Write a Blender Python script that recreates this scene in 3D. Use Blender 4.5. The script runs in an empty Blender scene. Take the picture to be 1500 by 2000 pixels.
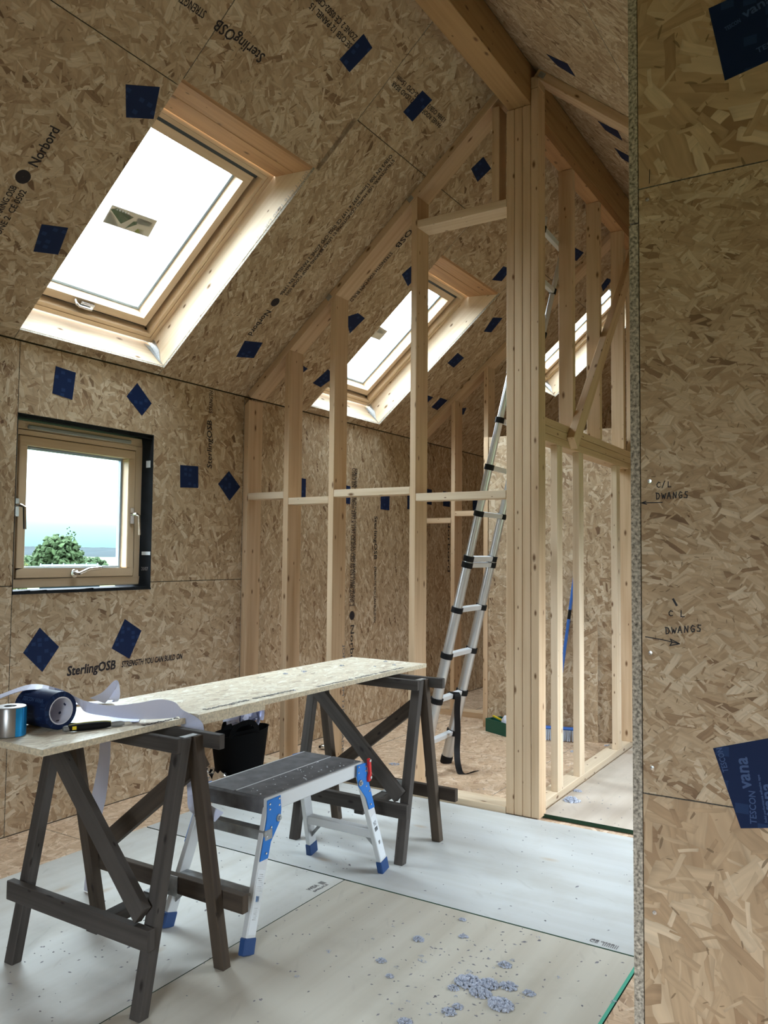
import bpy, bmesh, math, random
from mathutils import Vector, Matrix, noise
random.seed(7)
scene = bpy.context.scene
COL = scene.collection
V = Vector

# ------------------------------------------------------------------ camera
cam = bpy.data.cameras.new('camera')
cam.sensor_fit = 'HORIZONTAL'
cam.sensor_width = 36.0
cam.lens = 1586.6 / 1500 * 36.0
cam.clip_start = 0.05
cam.clip_end = 5000
camo = bpy.data.objects.new('camera', cam)
COL.objects.link(camo)
YAW, PIT, ROL = 0.557313, 0.052359, 0.0090138
_f = V((-math.sin(YAW) * math.cos(PIT), math.cos(YAW) * math.cos(PIT), math.sin(PIT)))
_r0 = V((math.cos(YAW), math.sin(YAW), 0))
_u0 = _r0.cross(_f)
_r = _r0 * math.cos(ROL) + _u0 * math.sin(ROL)
_u = -_r0 * math.sin(ROL) + _u0 * math.cos(ROL)
camo.matrix_world = Matrix(((_r.x, _u.x, -_f.x, 3.634), (_r.y, _u.y, -_f.y, 0.0), (_r.z, _u.z, -_f.z, 1.36), (0, 0, 0, 1)))
scene.camera = camo

# ------------------------------------------------------------------ sky, exposure
scene.view_settings.view_transform = 'Standard'
scene.view_settings.look = 'None'
scene.view_settings.exposure = 0.98
scene.view_settings.gamma = 1.0
scene.view_settings.use_curve_mapping = False
world = bpy.data.worlds.new('overcast_sky')
scene.world = world
world.use_nodes = True
wt = world.node_tree
wt.nodes.clear()
wo = wt.nodes.new('ShaderNodeOutputWorld')
bg = wt.nodes.new('ShaderNodeBackground')
tc = wt.nodes.new('ShaderNodeTexCoord')
sp = wt.nodes.new('ShaderNodeSeparateXYZ')
wt.links.new(tc.outputs['Generated'], sp.inputs[0])
rc = wt.nodes.new('ShaderNodeValToRGB')
rs = wt.nodes.new('ShaderNodeValToRGB')
# soft horizontal cloud streaks near the horizon
mpw = wt.nodes.new('ShaderNodeMapping')
mpw.inputs['Scale'].default_value = (2.5, 2.5, 42)
wt.links.new(tc.outputs['Generated'], mpw.inputs[0])
nzw = wt.nodes.new('ShaderNodeTexNoise')
nzw.inputs['Scale'].default_value = 1.0
nzw.inputs['Detail'].default_value = 3
wt.links.new(mpw.outputs[0], nzw.inputs['Vector'])
mdw = wt.nodes.new('ShaderNodeMath'); mdw.operation = 'MULTIPLY_ADD'
mdw.inputs[1].default_value = 0.045; mdw.inputs[2].default_value = -0.0225
wt.links.new(nzw.outputs[0], mdw.inputs[0])
adw = wt.nodes.new('ShaderNodeMath'); adw.operation = 'ADD'
wt.links.new(sp.outputs[2], adw.inputs[0]); wt.links.new(mdw.outputs[0], adw.inputs[1])
wt.links.new(adw.outputs[0], rc.inputs[0]); wt.links.new(sp.outputs[2], rs.inputs[0])
e = rc.color_ramp.elements
e[0].position = 0.0; e[0].color = (0.46, 0.82, 0.88, 1)
e[1].position = 0.05; e[1].color = (0.80, 0.915, 1.0, 1)
x = e.new(0.026); x.color = (0.48, 0.86, 0.92, 1)
e = rs.color_ramp.elements
e[0].position = 0.0; e[0].color = (0.036, 0.036, 0.036, 1)
e[1].position = 0.6; e[1].color = (1, 1, 1, 1)
x = e.new(0.06); x.color = (0.08, 0.08, 0.08, 1)
x = e.new(0.2); x.color = (0.5, 0.5, 0.5, 1)
SKY = 17.0
mw = wt.nodes.new('ShaderNodeMath'); mw.operation = 'MULTIPLY'; mw.inputs[1].default_value = SKY
wt.links.new(rs.outputs[0], mw.inputs[0]); wt.links.new(mw.outputs[0], bg.inputs['Strength'])
wt.links.new(rc.outputs[0], bg.inputs['Color']); wt.links.new(bg.outputs[0], wo.inputs[0])
scene.cycles.max_bounces = 8
scene.cycles.diffuse_bounces = 6
scene.cycles.transparent_max_bounces = 8
scene.cycles.glossy_bounces = 3
scene.cycles.caustics_reflective = False
scene.cycles.caustics_refractive = False
scene.cycles.sample_clamp_indirect = 8.0


def portal(c, n, w, h, updir):
    """sky sampling portal that sits in a real window opening"""
    l = bpy.data.lights.new('window_daylight', 'AREA')
    l.shape = 'RECTANGLE'; l.size = w; l.size_y = h
    l.cycles.is_portal = True
    o = bpy.data.objects.new('window_daylight', l)
    COL.objects.link(o)
    z = -V(n).normalized(); y = V(updir).normalized(); xx = y.cross(z)
    o.matrix_world = Matrix(((xx.x, y.x, z.x, c[0]), (xx.y, y.y, z.y, c[1]), (xx.z, y.z, z.z, c[2]), (0, 0, 0, 1)))
    return o

# ------------------------------------------------------------------ materials
class NT:
    def __init__(s, name):
        s.m = bpy.data.materials.new(name); s.m.use_nodes = True
        s.t = s.m.node_tree
        s.b = s.t.nodes['Principled BSDF']; s.out = s.t.nodes['Material Output']
    def n(s, typ, **k):
        x = s.t.nodes.new('ShaderNode' + typ)
        for a, b in k.items(): setattr(x, a, b)
        return x
    def l(s, a, b): s.t.links.new(a, b)
    def setin(s, node, key, val):
        if isinstance(val, bpy.types.NodeSocket): s.l(val, node.inputs[key])
        else: node.inputs[key].default_value = val
    def math(s, op, a, b=0.0, c=0.0, clamp=False):
        x = s.n('Math', operation=op, use_clamp=clamp)
        s.setin(x, 0, a); s.setin(x, 1, b); s.setin(x, 2, c)
        return x.outputs[0]
    def vmath(s, op, a, b=(0, 0, 0)):
        x = s.n('VectorMath', operation=op); s.setin(x, 0, a); s.setin(x, 1, b)
        return x.outputs[0]
    def mix(s, fac, a, b, blend='MIX'):
        x = s.n('Mix', data_type='RGBA', blend_type=blend)
        s.setin(x, 0, fac); s.setin(x, 6, a); s.setin(x, 7, b)
        return x.outputs[2]
    def ramp(s, fac, stops, interp='LINEAR'):
        x = s.n('ValToRGB'); cr = x.color_ramp; cr.interpolation = interp
        while len(cr.elements) < len(stops): cr.elements.new(0.5)
        for el, (p, c) in zip(cr.elements, stops):
            el.position = p; el.color = (c[0], c[1], c[2], 1) if not isinstance(c, (int, float)) else (c, c, c, 1)
        s.l(fac, x.inputs[0]); return x.outputs[0]
    def uv(s, rand=True):
        u = s.n('UVMap').outputs[0]
        if not rand: return u
        r = s.n('ObjectInfo').outputs['Random']
        c = s.n('CombineXYZ'); s.l(s.math('MULTIPLY', r, 53.7), c.inputs[0]); s.l(s.math('MULTIPLY', r, 91.3), c.inputs[1])
        return s.vmath('ADD', u, c.outputs[0])
    def noise(s, vec, scale=1.0, detail=2.0, dim='2D', rough=0.5):
        x = s.n('TexNoise', noise_dimensions=dim)
        s.l(vec, x.inputs['Vector']); x.inputs['Scale'].default_value = scale; x.inputs['Detail'].default_value = detail
        x.inputs['Roughness'].default_value = rough
        return x.outputs[0]
    def rotscale(s, vec, ang, sx, sy):
        if ang:
            r = s.n('VectorRotate', rotation_type='Z_AXIS'); s.l(vec, r.inputs['Vector']); r.inputs['Angle'].default_value = math.radians(ang)
            vec = r.outputs[0]
        return s.vmath('MULTIPLY', vec, (sx, sy, 1.0))
    def bump(s, h, strength, dist=0.002):
        b = s.n('Bump'); b.inputs['Strength'].default_value = strength; b.inputs['Distance'].default_value = dist
        s.l(h, b.inputs['Height']); s.l(b.outputs[0], s.b.inputs['Normal'])
    def fin(s, col=None, rough=0.7, metal=0.0, spec=0.3):
        if col is not None: s.setin(s.b, 'Base Color', col if isinstance(col, bpy.types.NodeSocket) else (*col, 1))
        s.setin(s.b, 'Roughness', rough); s.setin(s.b, 'Metallic', metal)
        s.b.inputs['Specular IOR Level'].default_value = spec
        return s.m


def osb(name, size=1.0, tint=(1, 1, 1), spread=3.1416, rough=.72, along=0.0, seed=0.0, con=1.0):
    """strand board: many overlapping rectangular strands, each turned by its own random angle"""
    m = NT(name); uv = m.uv()
    T = lambda c: tuple(min(1, (a * con + g_ * (1 - con)) * b * .84) for a, b, g_ in zip(c, tint, (.54, .40, .26)))
    w = m.n('TexNoise', noise_dimensions='2D'); m.l(uv, w.inputs['Vector']); w.inputs['Scale'].default_value = 22 / size; w.inputs['Detail'].default_value = 1
    uv = m.vmath('ADD', uv, m.vmath('MULTIPLY', m.vmath('SUBTRACT', w.outputs['Color'], (.5, .5, .5)), (.007 * size, .007 * size, 0)))
    # base mat of strands
    rv = m.rotscale(uv, 20, 1 / (.10 * size), 1 / (.026 * size))
    vo = m.n('TexVoronoi', voronoi_dimensions='2D', feature='F1', distance='CHEBYCHEV'); m.l(rv, vo.inputs['Vector']); vo.inputs['Scale'].default_value = 1
    se = m.n('SeparateColor'); m.l(vo.outputs['Color'], se.inputs[0])
    val = m.math('MULTIPLY', se.outputs[0], .85); loc = rv; edge = m.math('MULTIPLY', vo.outputs['Distance'], 1.25)
    #      spacing, half-width min, range, presence, value offset, value scale
    LAY = [(.135, .085, .10, .10, .05, .95), (.115, .07, .09, .15, .10, .90), (.145, .075, .11, .20, .0, 1.0), (.085, .07, .12, .15, .05, .95), (.100, .06, .10, .25, .12, .88), (.060, .05, .09, .25, .0, 1.0), (.036, .045, .08, .45, .0, 1.0)]
    for i, (S, w0, wr, pr, v0, v1) in enumerate(LAY):
        p = m.vmath('ADD', m.vmath('MULTIPLY', uv, (1 / (S * size), 1 / (S * size), 1)), (3.7 * i + seed, 9.1 * i - seed, 0))
        vo = m.n('TexVoronoi', voronoi_dimensions='2D', feature='F1'); m.l(p, vo.inputs['Vector']); vo.inputs['Scale'].default_value = 1; vo.inputs['Randomness'].default_value = .95
        se = m.n('SeparateColor'); m.l(vo.outputs['Color'], se.inputs[0])
        lv = m.vmath('SUBTRACT', p, vo.outputs['Position'])
        ro = m.n('VectorRotate', rotation_type='Z_AXIS'); m.l(lv, ro.inputs['Vector']); m.l(m.math('MULTIPLY_ADD', se.outputs[2], spread, along - spread / 2), ro.inputs['Angle'])
        sx = m.n('SeparateXYZ'); m.l(ro.outputs[0], sx.inputs[0])
        ay = m.math('ABSOLUTE', sx.outputs[1])
        ax = m.math('ABSOLUTE', m.math('MULTIPLY_ADD', sx.outputs[1], .35, sx.outputs[0]))
        hw = m.math('MULTIPLY_ADD', se.outputs[1], wr, w0)
        e = m.math('MAXIMUM', m.math('DIVIDE', ay, hw), m.math('DIVIDE', ax, .52))
        mk = m.math('MULTIPLY', m.math('LESS_THAN', e, 1.0), m.math('GREATER_THAN', m.math('FRACT', m.math('MULTIPLY', se.outputs[0], 7.31)), pr))
        fm = m.n('Mix', data_type='FLOAT'); m.l(mk, fm.inputs[0]); m.l(val, fm.inputs[2]); m.l(m.math('MULTIPLY_ADD', se.outputs[0], v1, v0), fm.inputs[3]); val = fm.outputs[0]
        fe = m.n('Mix', data_type='FLOAT'); m.l(mk, fe.inputs[0]); m.l(edge, fe.inputs[2]); m.l(e, fe.inputs[3]); edge = fe.outputs[0]
        vm = m.n('Mix', data_type='VECTOR'); m.l(mk, vm.inputs[0]); m.l(loc, vm.inputs[4])
        m.l(m.vmath('ADD', m.vmath('MULTIPLY', ro.outputs[0], (1.3, 13 * S / .12, 0)), m.vmath('MULTIPLY', vo.outputs['Color'], (60, 60, 0))), vm.inputs[5]); loc = vm.outputs[1]
    col = m.ramp(val, [(0.0, T((.17, .095, .052))), (.05, T((.31, .195, .112))), (.15, T((.435, .303, .186))), (.45, T((.525, .386, .248))), (.75, T((.61, .472, .322))), (1.0, T((.75, .63, .47)))])
    g = m.noise(loc, 1.0, 2.0)
    sh = m.math('MULTIPLY_ADD', g, .60 * con, 1 - .30 * con)
    ed = m.math('SUBTRACT', 1.0, m.math('MULTIPLY', m.math('MULTIPLY', m.math('SUBTRACT', edge, .80), 5.0, clamp=True), .17))
    sh = m.math('MULTIPLY', sh, ed)
    cs = m.n('CombineColor')
    for i in range(3): m.l(sh, cs.inputs[i])
    col = m.mix(1.0, col, cs.outputs[0], 'MULTIPLY')
    # small dark voids between strands
    p = m.vmath('MULTIPLY', uv, (1 / (.026 * size), 1 / (.026 * size), 1))
    vo = m.n('TexVoronoi', voronoi_dimensions='2D', feature='F1'); m.l(p, vo.inputs['Vector']); vo.inputs['Scale'].default_value = 1
    se = m.n('SeparateColor'); m.l(vo.outputs['Color'], se.inputs[0])
    ro = m.n('VectorRotate', rotation_type='Z_AXIS'); m.l(m.vmath('SUBTRACT', p, vo.outputs['Position']), ro.inputs['Vector']); m.l(m.math('MULTIPLY', se.outputs[2], 3.14), ro.inputs['Angle'])
    q_ = m.vmath('MULTIPLY', ro.outputs[0], (1, 5, 0)); ln = m.n('VectorMath', operation='LENGTH'); m.l(q_, ln.inputs[0])
    k = m.math('MULTIPLY', m.math('LESS_THAN', ln.outputs['Value'], m.math('MULTIPLY', se.outputs[1], .45)), m.math('GREATER_THAN', se.outputs[0], .78))
    col = m.mix(m.math('MULTIPLY', k, .75), col, (*T((.12, .075, .04)), 1))
    return m.fin(col, rough, 0, .25)


def wood(name, base=(.66, .49, .325), dark=(.49, .325, .19), knots=True, rough=.6, grain=1.0, knotcol=(.16, .08, .035), weather=0.0):
    m = NT(name); uv = m.uv()
    g1 = m.noise(m.vmath('MULTIPLY', uv, (1.6, 38, 1)), 1.0, 3.0)
    g2 = m.noise(m.vmath('MULTIPLY', uv, (.7, 9, 1)), 1.0, 1.0)
    f = m.math('ADD', m.math('MULTIPLY', g1, .6 * grain), m.math('MULTIPLY', g2, .5))
    col = m.ramp(f, [(.25, base), (.5, tuple(a * .72 + b * .28 for a, b in zip(base, dark))), (.8, dark)])
    if weather:
        b = m.noise(uv, 9, 3.0)
        col = m.mix(m.math('MULTIPLY', b, weather), col, (.03, .026, .022, 1))
    if knots:
        vo = m.n('TexVoronoi', voronoi_dimensions='2D', feature='F1'); m.l(m.vmath('MULTIPLY', uv, (6.5, 15, 1)), vo.inputs['Vector']); vo.inputs['Scale'].default_value = 1
        se = m.n('SeparateColor'); m.l(vo.outputs['Color'], se.inputs[0])
        rad = m.math('MULTIPLY', m.math('MAXIMUM', m.math('SUBTRACT', se.outputs[1], .55), 0.0), .42)
        k = m.math('SUBTRACT', 1.0, m.math('SMOOTHSTEP' if False else 'DIVIDE', vo.outputs['Distance'], m.math('ADD', rad, .0005)), clamp=True)
        col = m.mix(m.math('MULTIPLY', k, 1.5, clamp=True), col, (*knotcol, 1))
    m.bump(g1, .12, .001)
    return m.fin(col, rough, 0, .3)


def plain(name, col, rough=.5, metal=0.0, spec=.4, var=0.0, scale=20):
    m = NT(name)
    if var:
        tcn = m.n('TexCoord').outputs['Object']
        nz = m.noise(tcn, scale, 3.0, '3D')
        c = m.ramp(nz, [(.25, tuple(a * (1 - var) for a in col)), (.75, tuple(min(1, a * (1 + var)) for a in col))])
        return m.fin(c, rough, metal, spec)
    return m.fin(col, rough, metal, spec)


def ply(name, base, streak, dirt=(.30, .27, .22), da=.35):
    m = NT(name); uv = m.uv()
    g = m.noise(m.vmath('MULTIPLY', uv, (.5, 9, 1)), 1.0, 4.0)
    col = m.ramp(g, [(.3, streak), (.62, base)])
    d = m.noise(uv, 2.3, 5.0, rough=.62)
    col = m.mix(m.math('MULTIPLY', m.ramp(d, [(.52, 0), (.75, 1)]), da), col, (*dirt, 1))
    d2 = m.noise(m.rotscale(uv, 31, 5, 26), 1.0, 2.0)
    col = m.mix(m.math('MULTIPLY', m.ramp(d2, [(.68, 0), (.78, 1)]), .14), col, (.22, .20, .18, 1))
    vo = m.n('TexVoronoi', voronoi_dimensions='2D', feature='F1'); m.l(m.vmath('MULTIPLY', uv, (1.3, 3.1, 1)), vo.inputs['Vector']); vo.inputs['Scale'].default_value = 1
    se = m.n('SeparateColor'); m.l(vo.outputs['Color'], se.inputs[0])
    k = m.math('SUBTRACT', 1.0, m.math('DIVIDE', vo.outputs['Distance'], m.math('MULTIPLY_ADD', m.math('GREATER_THAN', se.outputs[0], .6), .07, .0005)), clamp=True)
    col = m.mix(m.math('MULTIPLY', k, .6, clamp=True), col, (.42, .30, .18, 1))
    return m.fin(col, .55, 0, .35)


M = {}
M['osb'] = osb('osb_strand_board', con=.92)
M['osb_big'] = osb('osb_coarse_strand', 1.18, (1.06, 1.04, 1.02), seed=4.0, con=.85)
M['osb_fine'] = osb('osb_fine_strand', .50, (1.02, 1.03, 1.04), 2.2, seed=8.0, con=.85)
M['osb_vert'] = osb('osb_vertical_strand', .75, (.97, .96, .95), 2.0)
M['osb_floor'] = osb('osb_floor_dusty', .9, (1.32, 1.27, 1.32), rough=.6, con=.65)
M['osb_bench'] = osb('osb_bench_top', .85, (1.62, 1.95, 2.35), 1.8, .45, con=.5)
M['osb_edge'] = plain('osb_cut_edge', (.38, .345, .29), .9, spec=.1, var=.85, scale=170)
M['osb_edge_pale'] = plain('osb_pale_cut_edge', (.62, .54, .40), .85, var=.3, scale=120)
M['wood'] = wood('softwood_stud')
M['wood_pale'] = wood('softwood_pale', (.74, .61, .455), (.58, .43, .28))
M['wood_red'] = wood('softwood_header', (.50, .29, .145), (.30, .15, .07))
M['wood_ridge'] = wood('ridge_beam_timber', (.46, .29, .14), (.30, .165, .07))
M['window_wood'] = wood('window_pine', (.70, .54, .37), (.58, .42, .27), knots=False, rough=.4)
M['old_wood'] = wood('weathered_timber', (.098, .086, .078), (.036, .031, .028), rough=.8, weather=.35, knotcol=(.02, .016, .014))
M['old_wood_brown'] = wood('weathered_brown_timber', (.098, .072, .051), (.040, .028, .021), rough=.8, weather=.3, knotcol=(.02, .015, .012))
M['ply'] = ply('plywood_pale', (.64, .64, .615), (.57, .56, .52), da=.26)
M['ply_far'] = ply('plywood_white', (.545, .56, .56), (.48, .485, .47), da=.24)
M['ply_dusty'] = ply('plywood_dusty', (.56, .49, .42), (.47, .40, .33), da=.3)
M['ply_tan'] = ply('plywood_tan', (.53, .495, .425), (.45, .41, .34), da=.32)
M['backing'] = plain('structural_core', (.10, .08, .06), .9)
M['blockwork'] = plain('render_outside', (.5, .5, .48), .9)
M['black'] = plain('membrane_black', (.020, .022, .025), .9, spec=.06, var=.3, scale=8)
M['ink'] = plain('printing_ink', (.020, .015, .018), .8)
M['pen'] = plain('marker_ink', (.012, .012, .02), .6)
M['stamp'] = plain('grey_stamp_ink', (.18, .17, .17), .8)
M['stamp_faint'] = plain('faint_stamp_ink', (.44, .40, .36), .8)
M['alu'] = plain('aluminium_ladder', (.62, .64, .66), .34, .9)
M['alu_matte'] = plain('aluminium_matt', (.66, .68, .70), .5, .35)
M['alu_dirty'] = plain('aluminium_dirty', (.32, .33, .335), .5, .6, var=.25, scale=30)
M['zinc'] = plain('zinc_plate', (.42, .43, .43), .4, .8, var=.2, scale=60)
M['chrome'] = plain('chrome', (.75, .76, .78), .15, 1.0)
M['rubber'] = plain('black_rubber', (.005, .005, .006), .6, spec=.2)
M['deck'] = plain('grey_deck_coating', (.135, .135, .145), .75, var=.3, scale=22)
M['blue_steel'] = plain('blue_painted_steel', (.012, .165, .56), .4)
M['blue_foot'] = plain('dark_blue_rubber', (.018, .06, .19), .5)
M['red_plastic'] = plain('red_lever', (.62, .03, .03), .4)
M['label_white'] = plain('white_label', (.72, .76, .80), .5)
M['label_blue'] = plain('blue_label', (.05, .28, .70), .5)
M['paper'] = plain('lavender_backing_paper', (.72, .75, .93), .45, spec=.4)
M['core_white'] = plain('white_tape_core', (.66, .66, .74), .6)
M['tape_dark'] = plain('dark_blue_tape_roll', (.008, .018, .062), .35, spec=.5)
M['foil_blue'] = plain('blue_metallic_film', (.02, .33, .78), .22, .6)
M['foil_grey'] = plain('grey_foil', (.34, .33, .32), .3, .7)
M['foil'] = plain('crumpled_foil', (.80, .81, .82), .2, 1.0)
M['tub'] = plain('black_flexible_tub', (.0035, .0035, .004), .85, spec=.08)
M['green_edge'] = plain('green_edge_sealer', (.07, .38, .26), .6)
M['green_dark'] = plain('dark_green_edge', (.008, .045, .022), .7)
M['green_box'] = plain('dark_green_plastic', (.006, .085, .055), .5)
M['yellow'] = plain('yellow_plastic', (.80, .62, .03), .45)
M['broom_blue'] = plain('blue_broom_plastic', (.035, .14, .50), .45)
M['bristle'] = plain('pale_blue_bristle', (.50, .56, .68), .7)
M['fluff'] = plain('blue_grey_cellulose', (.46, .49, .58), .95, spec=.1, var=.35, scale=160)
M['crumb'] = plain('grey_crumb', (.24, .23, .25), .95, spec=.1, var=.5, scale=60)
M['vent'] = plain('dark_vent_bar', (.03, .042, .05), .4)
M['gasket_seam'] = plain('dark_gasket_seam', (.05, .04, .035), .7)
M['spacer'] = plain('grey_glazing_spacer', (.30, .40, .52), .4)
M['sticker'] = plain('tape_sticker_white', (.7, .7, .7), .5)
M['screw'] = plain('bright_screw', (.75, .77, .8), .25, 1.0)

def tape_mat():
    m = NT('blue_sealing_tape'); uv = m.uv()
    a = m.rotscale(uv, 0, 26, 34)
    br = m.n('TexVoronoi', voronoi_dimensions='2D', feature='F1', distance='CHEBYCHEV'); m.l(a, br.inputs['Vector']); br.inputs['Scale'].default_value = 1; br.inputs['Randomness'].default_value = .55
    se = m.n('SeparateColor'); m.l(br.outputs['Color'], se.inputs[0])
    k = m.math('MULTIPLY', m.math('GREATER_THAN', se.outputs[0], .62), m.math('LESS_THAN', br.outputs['Distance'], .30))
    col = m.mix(m.math('MULTIPLY', k, .6), (.005, .0155, .062, 1), (.018, .046, .13, 1))
    return m.fin(col, .55, 0, .15)
M['tape'] = tape_mat()
M['tape_print'] = plain('tape_print_blue', (.03, .07, .19), .5)

def glass_mat():
    m = NT('window_glass')
    tr = m.n('BsdfTransparent'); gl = m.n('BsdfGlossy'); gl.inputs['Roughness'].default_value = .02
    tr.inputs[0].default_value = (.96, .98, .98, 1)
    fr = m.n('LayerWeight'); fr.inputs[0].default_value = .12
    mx = m.n('MixShader'); m.l(m.math('MULTIPLY', fr.outputs['Fresnel'], .6), mx.inputs[0])
    m.l(tr.outputs[0], mx.inputs[1]); m.l(gl.outputs[0], mx.inputs[2]); m.l(mx.outputs[0], m.out.inputs[0])
    return m.m
M['glass'] = glass_mat()

# ------------------------------------------------------------------ mesh builder
def wloc(o):
    p = V((0, 0, 0))
    while o is not None: p = p + o.location; o = o.parent
    return p
class MB:
    def __init__(s): s.v = []; s.f = []; s.uv = []; s.mi = []
    def face(s, pts, uvs=None, mi=0):
        i = len(s.v); s.v += [V(p) for p in pts]; s.f.append(list(range(i, i + len(pts)))); s.mi.append(mi)
        if uvs is None:
            p = [V(q) for q in pts]; e1 = p[1] - p[0]; e2 = p[-1] - p[0]
            if e1.length >= e2.length: a = e1.normalized()
            else: a = e2.normalized()
            n = e1.cross(e2)
            b = (n.cross(a)).normalized() if n.length > 1e-12 else a.orthogonal()
            o = random.random() * 3
            uvs = [((q - p[0]).dot(a) + o, (q - p[0]).dot(b) + o) for q in p]
        s.uv += [tuple(q) for q in uvs]
        return s
    def box(s, o, a, b, c, mi=0):
        o, a, b, c = V(o), V(a), V(b), V(c)
        if a.cross(b).dot(c) < 0: a, b = b, a
        P = lambda i, j, k: o + a * i + b * j + c * k
        for q in ([(0,0,0),(0,1,0),(1,1,0),(1,0,0)], [(0,0,1),(1,0,1),(1,1,1),(0,1,1)], [(0,0,0),(1,0,0),(1,0,1),(0,0,1)],
                  [(0,1,0),(0,1,1),(1,1,1),(1,1,0)], [(0,0,0),(0,0,1),(0,1,1),(0,1,0)], [(1,0,0),(1,1,0),(1,1,1),(1,0,1)]):
            s.face([P(*t) for t in q], None, mi)
        return s
    def bx(s, x0, x1, y0, y1, z0, z1, mi=0):
        return s.box((x0, y0, z0), (x1 - x0, 0, 0), (0, y1 - y0, 0), (0, 0, z1 - z0), mi)
    def beam(s, p0, p1, w, h, up=(0, 0, 1)):
        """box along p0-p1 (centre line), w sideways, h along up"""
        p0, p1 = V(p0), V(p1); d = p1 - p0; sd = d.cross(V(up)).normalized(); u = sd.cross(d).normalized()
        return s.box(p0 - sd * w / 2 - u * h / 2, d, sd * w, u * h)
    def prism(s, poly, ext):
        """poly: list of 3d points (planar), ext: extrusion vector"""
        poly = [V(p) for p in poly]; ext = V(ext); n = len(poly)
        nn = V((0, 0, 0))
        for i in range(n): nn += poly[i].cross(poly[(i + 1) % n])
        if nn.dot(ext) > 0: poly = poly[::-1]
        s.face(poly); s.face([p + ext for p in poly[::-1]])
        for i in range(n):
            a, b = poly[i], poly[(i + 1) % n]
            s.face([b, a, a + ext, b + ext])
        return s
    def tube(s, pts, r, n=8, caps=True, up=None):
        pts = [V(p) for p in pts]; rs_ = r if isinstance(r, (list, tuple)) else [r] * len(pts)
        rings = []
        t0 = (pts[1] - pts[0]).normalized(); a = V(up) if up else t0.orthogonal(); a = (a - t0 * a.dot(t0)).normalized()
        for i, p in enumerate(pts):
            t = (pts[min(i + 1, len(pts) - 1)] - pts[max(i - 1, 0)]).normalized()
            a = (a - t * a.dot(t)).normalized(); b = t.cross(a)
            rings.append([p + (a * math.cos(2 * math.pi * k / n) + b * math.sin(2 * math.pi * k / n)) * rs_[i] for k in range(n)])
        for i in range(len(pts) - 1):
            for k in range(n):
                k2 = (k + 1) % n
                s.face([rings[i][k], rings[i][k2], rings[i + 1][k2], rings[i + 1][k]])
        if caps: s.face(rings[0][::-1]); s.face(rings[-1])
        return s
    def lathe(s, prof, o, axis, n=24):
        """prof: (r, h) list along axis from o"""
        o = V(o); ax = V(axis).normalized(); a = ax.orthogonal().normalized(); b = ax.cross(a)
        R = [[o + ax * h + (a * math.cos(2 * math.pi * k / n) + b * math.sin(2 * math.pi * k / n)) * r for k in range(n)] for r, h in prof]
        for i in range(len(R) - 1):
            for k in range(n):
                k2 = (k + 1) % n
                s.face([R[i][k], R[i][k2], R[i + 1][k2], R[i + 1][k]])
        return s
    def ribbon(s, L, R_, th=.0012):
        for i in range(len(L) - 1):
            a, b, c, d = V(L[i]), V(R_[i]), V(R_[i + 1]), V(L[i + 1])
            n = (b - a).cross(d - a).normalized() * th
            s.face([a, b, c, d]); s.face([d + n, c + n, b + n, a + n])
        return s
    def make(s, name, mats, parent=None, smooth=False, bevel=0.0, weld=False):
        me = bpy.data.meshes.new(name)
        off = wloc(parent)
        me.from_pydata([tuple(p - off) for p in s.v], [], s.f)
        ul = me.uv_layers.new(name='UVMap')
        fl = [c for t in s.uv for c in t]
        ul.data.foreach_set('uv', fl)
        if not isinstance(mats, (list, tuple)): mats = [mats]
        for m in mats: me.materials.append(m if not isinstance(m, str) else M[m])
        if len(mats) > 1: me.polygons.foreach_set('material_index', s.mi)
        if smooth or bevel or weld:
            bm = bmesh.new(); bm.from_mesh(me); bmesh.ops.remove_doubles(bm, verts=bm.verts, dist=1e-5); bm.to_mesh(me); bm.free()
        if smooth:
            me.polygons.foreach_set('use_smooth', [True] * len(me.polygons))
            me.set_sharp_from_angle(angle=math.radians(42))
        me.update()
        o = bpy.data.objects.new(name, me); COL.objects.link(o)
        if parent is not None: o.parent = parent
        if bevel:
            md = o.modifiers.new('edge', 'BEVEL'); md.width = bevel; md.segments = 1; md.limit_method = 'ANGLE'
        return o

def empty(name, loc=(0, 0, 0), parent=None):
    o = bpy.data.objects.new(name, None); o.empty_display_size = .05; o.location = loc
    COL.objects.link(o)
    if parent: o.parent = parent; o.location = V(loc) - parent.matrix_world.translation
    o.matrix_world = Matrix.Translation(V(loc))
    return o
def tag(o, label, cat, group=None, kind=None):
    o['label'] = label; o['category'] = cat
    if group: o['group'] = group
    if kind: o['kind'] = kind
    return o
def thing(name, loc, label, cat, group=None):
    return tag(empty(name, loc), label, cat, group)
def struct(name, loc=(0, 0, 0)):
    o = empty(name, loc); o['kind'] = 'structure'; return o

# ------------------------------------------------------------------ planes of the building
RX, EZ, SL = 1.97, 2.405, 0.853
TH = math.atan(SL); CT, ST = math.cos(TH), math.sin(TH)
WX = 2 * RX
def PL(u, y, d=0.0): return V((u * CT - d * ST, y, EZ + u * ST + d * CT))
def PR(u, y, d=0.0): return V((WX - u * CT + d * ST, y, EZ + u * ST + d * CT))
UR = RX / CT
class Plane:
    """o + a*U + b*W, N points into the room"""
    def __init__(s, o, U, W, N): s.o, s.U, s.W, s.N = V(o), V(U), V(W), V(N)
    def p(s, a, b, n=0.0): return s.o + s.U * a + s.W * b + s.N * n
PW = Plane((0, 0, 0), (0, 1, 0), (0, 0, 1), (1, 0, 0))
PLR = Plane(PL(0, 0), V((0, 1, 0)), V((CT, 0, ST)), V((ST, 0, -CT)))      # a = y, b = u
PRR = Plane(PR(0, 0), V((0, 1, 0)), V((-CT, 0, ST)), V((-ST, 0, -CT)))
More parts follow.
